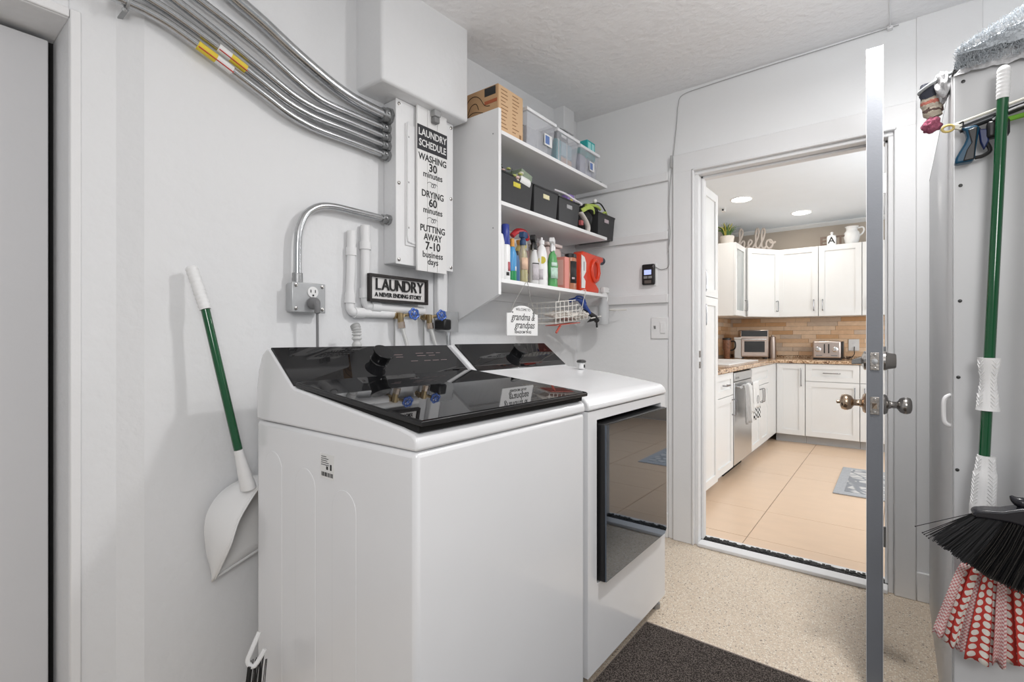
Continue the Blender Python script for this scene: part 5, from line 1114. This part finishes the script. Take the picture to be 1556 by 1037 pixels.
# ================================================================ RIGHT CABINET
CX, CY = 1.732, 1.67
t = T('storage_cabinet','tall white storage cabinet at the right edge with screws down its panel','cabinet',(2.1,2.2,0))
P2('side_panel',MB().box(CX,CX+0.003,CY+0.004,2.74,0.0,1.794),melamine,t)
P2('carcass',MB().box(CX+0.003,2.45,CY+0.004,2.74,0.0,1.785),melamine,t)
P2('end_panel',MB().box(CX+0.002,2.45,CY-0.0145,CY+0.003,0.03,1.794),mat('cabinet_panel_grey',(0.56,0.565,0.575),0.35),t,bevel=0.002)
lab(P2('top_edge',MB().box(CX,2.45,CY-0.016,2.74,1.7945,1.80),mat('dark_edge',(0.04,0.04,0.04),0.5),t),'dark top edge')
for (x,z) in ((1.752,1.768),(1.747,1.511),(1.746,1.224),(1.743,1.034),(1.741,0.803),(1.741,0.62)):
    P2('screw',MB().lathe([(0.0042,0),(0.0042,0.0012),(0.0015,0.002)],(x,CY-0.0145,z),(0,-1,0),n=10),mat('dark_screw',(0.05,0.05,0.05),0.4,0.6),t)
P2('handle',MB().tube(smoothpath([(CX,1.70,0.985),(CX-0.012,1.698,0.975),(CX-0.014,1.698,0.945),(CX-0.012,1.698,0.915),(CX,1.70,0.905)],4),0.005,8),white_plastic,t)

# fleece blanket on top
t = T('fleece_blanket','fluffy white and grey fleece throw piled on top of the cabinet','blanket',(1.95,1.9,1.80))
fle = mat('fleece',(0.46,0.49,0.52),1.0,bump=0.25,scale=170,var=0.2,vscale=60,spec=0.0)
fle2 = mat('fleece_fringe',(0.50,0.50,0.51),1.0,bump=0.3,scale=120,var=0.6,vscale=80,spec=0.0)
def blob(x0,x1,y0,y1,zb,hf,nu=70,nv=60,amp=0.0035,fr=40):
    def f(u,v):
        x=x0+(x1-x0)*u; a=PI*v
        h=hf(u); yy=(y0+y1)/2-(y1-y0)/2*math.copysign(abs(math.cos(a))**0.6,math.cos(a)); z=zb+h*abs(math.sin(a))**0.55
        p=Vector((x,yy,z)); d=amp*noise.noise(p*fr)+amp*0.6*noise.noise(p*fr*2.6)
        rid=0.0022*math.sin(z*420+x*90+4*noise.noise(p*8))
        return (x+d, yy-(d+rid)*1.2, z+d)
    return MB().grid(f,nu,nv)
P2('fold',blob(1.738,2.4,1.628,2.3,1.825,lambda u:0.005+0.135*min(1,(u*3.4)**0.5)*(0.45+0.55*min(1,u*2.6))),fle,t,smooth=80)
P2('fold',blob(1.736,2.4,1.640,2.25,1.783,lambda u:0.008+0.065*min(1,(u*6)**0.5),amp=0.006,fr=60),fle2,t,smooth=80)
crumple('hanging_corner',(1.716,1.73,1.795),0.040,(0.38,0.8,1.0),fle2,t,0.5,4,30)
mb=MB(); random.seed(21)
for i in range(4200):
    u=random.random(); x=1.735+0.24*u; z=1.79+random.random()*(0.05+0.14*u); 
    y=1.632+0.03*max(0,(z-1.86)/0.1)
    mb.tube([(x,y,z),(x+random.uniform(-.006,.006),y-random.uniform(.003,.011),z+random.uniform(-.005,.008))],[0.0007,0.0003],3)
o=P2('fleece_fibres',mb,mat('fibre',(0.50,0.53,0.56),1.0,spec=0.0),t,smooth=0); o['kind']='stuff'

# knit hat with pompom on the cabinet's left side
t = T('knit_hat','patterned knit winter hat with a pink pompom hanging at the cabinet corner','hat',(1.70,1.75,1.80))
hatm = mat('hat_knit',(0.28,0.26,0.25),0.95,bump=0.6,scale=150)
nt,b=nodes(hatm); tc=N(nt,'ShaderNodeTexCoord'); sp=N(nt,'ShaderNodeSeparateXYZ'); nt.links.new(tc.outputs['Object'],sp.inputs[0])
r=N(nt,'ShaderNodeValToRGB'); r.color_ramp.interpolation='CONSTANT'
mr=N(nt,'ShaderNodeMapRange'); mr.inputs[1].default_value=-0.075; mr.inputs[2].default_value=0.01; 
nz=N(nt,'ShaderNodeTexNoise'); nz.inputs['Scale'].default_value=80; ad=N(nt,'ShaderNodeMath',operation='MULTIPLY_ADD'); ad.inputs[1].default_value=0.02
nt.links.new(tc.outputs['Object'],nz.inputs['Vector']); nt.links.new(nz.outputs['Fac'],ad.inputs[0]); nt.links.new(sp.outputs[2],ad.inputs[2]); nt.links.new(ad.outputs[0],mr.inputs[0]); nt.links.new(mr.outputs[0],r.inputs[0])
e=r.color_ramp.elements; e[0].position=0; e[0].color=(0.50,0.45,0.36,1); e[1].position=0.28; e[1].color=(0.12,0.08,0.07,1)
for p_,c_ in ((0.36,(0.52,0.46,0.38,1)),(0.52,(0.50,0.17,0.13,1)),(0.60,(0.50,0.44,0.36,1)),(0.70,(0.06,0.065,0.085,1))): k=e.new(p_); k.color=c_
nt.links.new(r.outputs[0],b.inputs['Base Color'])
hp=[(1.703,1.745,1.812),(1.700,1.745,1.79),(1.698,1.745,1.765),(1.699,1.745,1.74),(1.703,1.745,1.725)]
P2('crown',MB().tube(smoothpath(hp,4),[0.031]*3+[0.030]*3+[0.026]*4+[0.022]*4+[0.017]*3,18,flat=0.7),hatm,t,smooth=60)
rim=[(1.706+0.036*math.cos(a),1.742+0.024*math.sin(a),1.812+0.016*math.cos(a)) for a in [i*2*PI/28 for i in range(28)]]
P2('cuff',MB().tube(rim,0.0045,8,True),mat('grey_trim',(0.38,0.40,0.41),0.9,bump=0.5,scale=120),t,smooth=60)
P2('lining',MB().prism([(p[0],p[2]) for p in rim],'y',1.722,1.7225),mat('dark_lining',(0.015,0.018,0.03),0.9),t)
lab(crumple('pompom',(1.696,1.742,1.703),0.0195,(1,1,1.05),mat('pink_wool',(0.36,0.10,0.16),1.0,bump=1.0,scale=140,var=0.5,vscale=90),t,0.35,4,60),'pink wool pompom')

# spear gun on the panel
t = T('speargun','black and blue pistol grip spear gun hung across the cabinet panel','spear gun',(1.78,1.62,1.6))
yg=1.625; blue=mat('gun_blue',(0.004,0.055,0.11),0.35,var=0.4,vscale=40)
bar0=Vector((1.742,yg,1.640)); bar1=Vector((2.2,yg,1.665+0.09))
P2('barrel',MB().tube([bar0,bar1],0.0085,12),mat('gun_black',(0.03,0.033,0.038),0.3,0.3),t)
lab(P2('shaft',MB().tube([(1.728,yg-0.006,1.652),(2.2,yg-0.006,1.655+0.11)],0.0035,8),mat('ivory_shaft',(0.72,0.70,0.62),0.4),t),'ivory coloured shaft')
lab(P2('band',MB().tube([(1.80,yg,1.640),(2.2,yg,1.640+0.05)],0.006,8),mat('bright_green',(0.16,0.40,0.03),0.5),t),'bright green band')
gr=[(1.744,1.640),(1.753,1.630),(1.755,1.615),(1.750,1.600),(1.742,1.585),(1.735,1.570),(1.733,1.5555),(1.765,1.5565),(1.770,1.565),(1.772,1.59),(1.778,1.635),(1.772,1.642)]
gh=P2('grip',MB().prism([(a,bb) for a,bb in gr],'y',yg-0.014,yg+0.014),blue,t,bevel=0.005,seg=3)
P2('grip_panel',MB().prism([(1.757,1.632),(1.774,1.636),(1.770,1.59),(1.768,1.560),(1.748,1.5585),(1.755,1.585),(1.763,1.60)],'y',yg-0.0165,yg-0.01),black_plastic,gh,bevel=0.002)
P2('trigger_guard',MB().tube(smoothpath([(1.775,yg,1.636),(1.79,yg,1.60),(1.797,yg,1.578),(1.785,yg,1.568),(1.770,yg,1.566)],4),0.0045,8),black_plastic,t)
P2('trigger',MB().prism([(1.776,1.632),(1.792,1.630),(1.795,1.60),(1.786,1.58),(1.779,1.60)],'y',yg-0.006,yg+0.006),mat('trigger_blue',(0.01,0.02,0.09),0.3),t,bevel=0.003)
P2('reel',MB().box(1.79,1.83,yg-0.012,yg+0.012,1.605,1.645),black_plastic,t,bevel=0.006)
lab(P2('wishbone',MB().tube([(1.721+0.011*math.cos(a),yg-0.01,1.646+0.008*math.sin(a)) for a in [i*2*PI/16 for i in range(16)]],0.003,8,True),mat('gold_loop',(0.66,0.52,0.20),0.35,0.6),t),'gold coloured end loop')
P2('muzzle',MB().prism([(1.729,1.644),(1.745,1.636),(1.748,1.648),(1.732,1.653)],'y',yg-0.012,yg-0.004),mat('ivory_shaft',(0.72,0.70,0.62),0.4),t,bevel=0.001)
P2('line',MB().tube(smoothpath([(1.742,yg-0.009,1.652),(1.748,yg-0.012,1.655),(1.748,yg-0.012,1.645),(1.742,yg-0.012,1.643)],4),0.0015,5),ink,t)
P2('shackle',MB().tube(smoothpath([(1.80,yg-0.012,1.645),(1.83,yg-0.014,1.66),(1.87,yg-0.014,1.668)],4),0.003,6),galv_dark,t)

# mop
t = T('string_mop','green poled mop with white grips and red polka dot cloth strips','mop',(1.78,1.59,0.38))
ym=1.60
def pp(a,bb,n_): return [Vector(a).lerp(Vector(bb),i/n_) for i in range(n_+1)]
top=(1.8175,ym,1.760); g1=(1.8155,ym,1.685); s0=(1.7925,ym,1.085); s1=(1.790,ym,0.962); s2=(1.788,ym,0.855); s3=(1.782,ym,0.735); s4=(1.777,ym,0.66)
p=pp(top,g1,24); P2('grip',MB().tube(p,[0.006,0.0095,0.0112]+[0.0118+0.0007*math.sin(i*2.2) for i in range(21)]+[0.0112],14),glove_white,t,smooth=50)
P2('pole',MB().cyl(g1,s4,0.0105,n=18),green_pole,t,smooth=60)
def sleeve(a,bb,rs,name):
    p=pp(a,bb,len(rs)-1); o=P2(name,MB().tube(p,rs,18),glove_white,t,smooth=60)
    mb=MB(); n_=int((Vector(a)-Vector(bb)).length/0.0085)
    for i in range(1,n_):
        f=i/n_; c0=Vector(a).lerp(Vector(bb),f); r0=rs[min(len(rs)-1,int(f*(len(rs)-1)+0.5))]+0.0004
        for off in (-1.0,0.55):
            q=[c0+Vector((r0*math.sin(off+k),-r0*math.cos(off+k),0.004-0.010*(1-abs(k)/0.4)+0.0)) for k in (-0.4,-0.2,0,0.2,0.4)]
            mb.tube(q,0.0011,4)
    P2('chevron_ribs',mb,glove_white,o)
sleeve(s0,s1,[0.0205,0.0195,0.0170,0.0150,0.0150,0.0165,0.019,0.0195,0.0215],'hand_sleeve')
sleeve(s2,s3,[0.0165,0.0175,0.0185,0.0215,0.0220,0.0222,0.0222,0.0226,0.024],'mop_socket')
P2('lower_grip',MB().tube([s3,s4],[0.024,0.021],16),glove_white,t)
random.seed(4)
hx,hz=1.775,0.59
strips=[(1.690,1.712,0.410,0.735,check),(1.700,1.728,0.398,0.742,dots),(1.720,1.736,0.396,0.752,dots),(1.733,1.757,0.382,0.758,check),(1.748,1.790,0.372,0.768,dots),(1.780,1.802,0.377,0.782,dots),(1.796,1.818,0.378,0.792,check),(1.814,1.842,0.385,0.80,dots),(1.836,1.868,0.395,0.81,dots)]
for i,(xa,xb,zb,_,m_) in enumerate(strips):
    ta,tb=1.742+0.0105*i,1.742+0.0105*(i+1)+0.004
    ph=random.random()*6
    def f(u,v,xa=xa,xb=xb,zb=zb,ta=ta,tb=tb,ph=ph,i=i):
        x=(ta+(tb-ta)*u)*(1-v**0.8)+(xa+(xb-xa)*u)*v**0.8
        z=0.60+(zb-0.60+0.004*math.sin(u*7+i))*v
        y=ym-0.022+0.007*math.sin(u*6+ph)*v+0.006*((i%2)*2-1)+0.01*v+0.003*math.sin(v*8+ph)
        return (x,y,z)
    wd=(xb-xa)
    P2('cloth_strip',MB().grid(f,8,14,uv=lambda u,v,wd=wd,zb=zb:(u*wd+0.0,v*(0.60-zb)*1.0)),m_,t,solid=0.002,smooth=60)

# black broom
t = T('angle_broom','black angled broom with splayed bristles hanging in front of the mop','broom',(1.83,1.5,0.6))
yb_=1.50
hd=[(1.752,0.744),(1.757,0.752),(1.775,0.757),(1.80,0.760),(1.83,0.772),(1.87,0.776),(1.93,0.78),(1.96,0.76),(1.95,0.72),(1.87,0.728),(1.81,0.738),(1.77,0.738),(1.757,0.736)]
P2('head',MB().prism(hd,'y',yb_-0.022,yb_+0.022),mat('broom_plastic',(0.012,0.012,0.016),0.22),t,bevel=0.006,seg=3)
P2('collar',MB().tube(smoothpath([(1.815,yb_,0.792),(1.825,yb_,0.782),(1.85,yb_,0.776),(1.87,yb_,0.78)],4),[0.002,0.004,0.006,0.008,0.010,0.012,0.012,0.012,0.012,0.012,0.012,0.012,0.012],10),MATS['broom_plastic'],t)
P2('pole',MB().tube([(1.868,yb_,0.77),(1.872,yb_,1.05),(1.885,yb_,1.7)],0.0135,14),black_plastic,t)
P2('pole_grip',MB().cyl((1.860,yb_,0.785),(1.866,yb_,0.91),0.017,n=14),mat('brown_sleeve',(0.10,0.07,0.075),0.5),t)
mb=MB(); random.seed(8)
for i in range(1500):
    u=random.random()**0.9; x0=1.757+0.19*u; yy=yb_+random.uniform(-0.017,0.017)
    a=u
    ex=1.687+0.245*u+random.uniform(-.004,.004); ez=0.668-0.075*min(1,u*1.25)+random.uniform(-.005,.005)-0.02*math.sin(u*PI)
    mx_=(x0+ex)/2+0.004; mz=(0.738+ez)/2+0.004
    mb.tube([(x0,yy,0.738),(mx_,yy*0.5+(yy+random.uniform(-.004,.004))*0.5,mz),(ex,yy+random.uniform(-.006,.006),ez)],0.00085,3)
for (ex,ez) in ((1.656,0.690),(1.669,0.678),(1.676,0.672),(1.672,0.675),(1.68,0.668)):
    mb.tube([(1.757,yb_,0.742),(ex,yb_-0.004,ez)],0.0008,4); mb.ball((ex,yb_-0.004,ez),0.0018,(1,1,1),1)
o=P2('bristles',mb,mat('bristle_black',(0.012,0.012,0.013),0.35),t,smooth=0); o['kind']='stuff'
P2('bristle_core',MB().prism([(1.768,0.738),(1.94,0.73),(1.93,0.60),(1.85,0.592),(1.78,0.607),(1.725,0.645)],'y',yb_-0.010,yb_+0.010),ink,t)
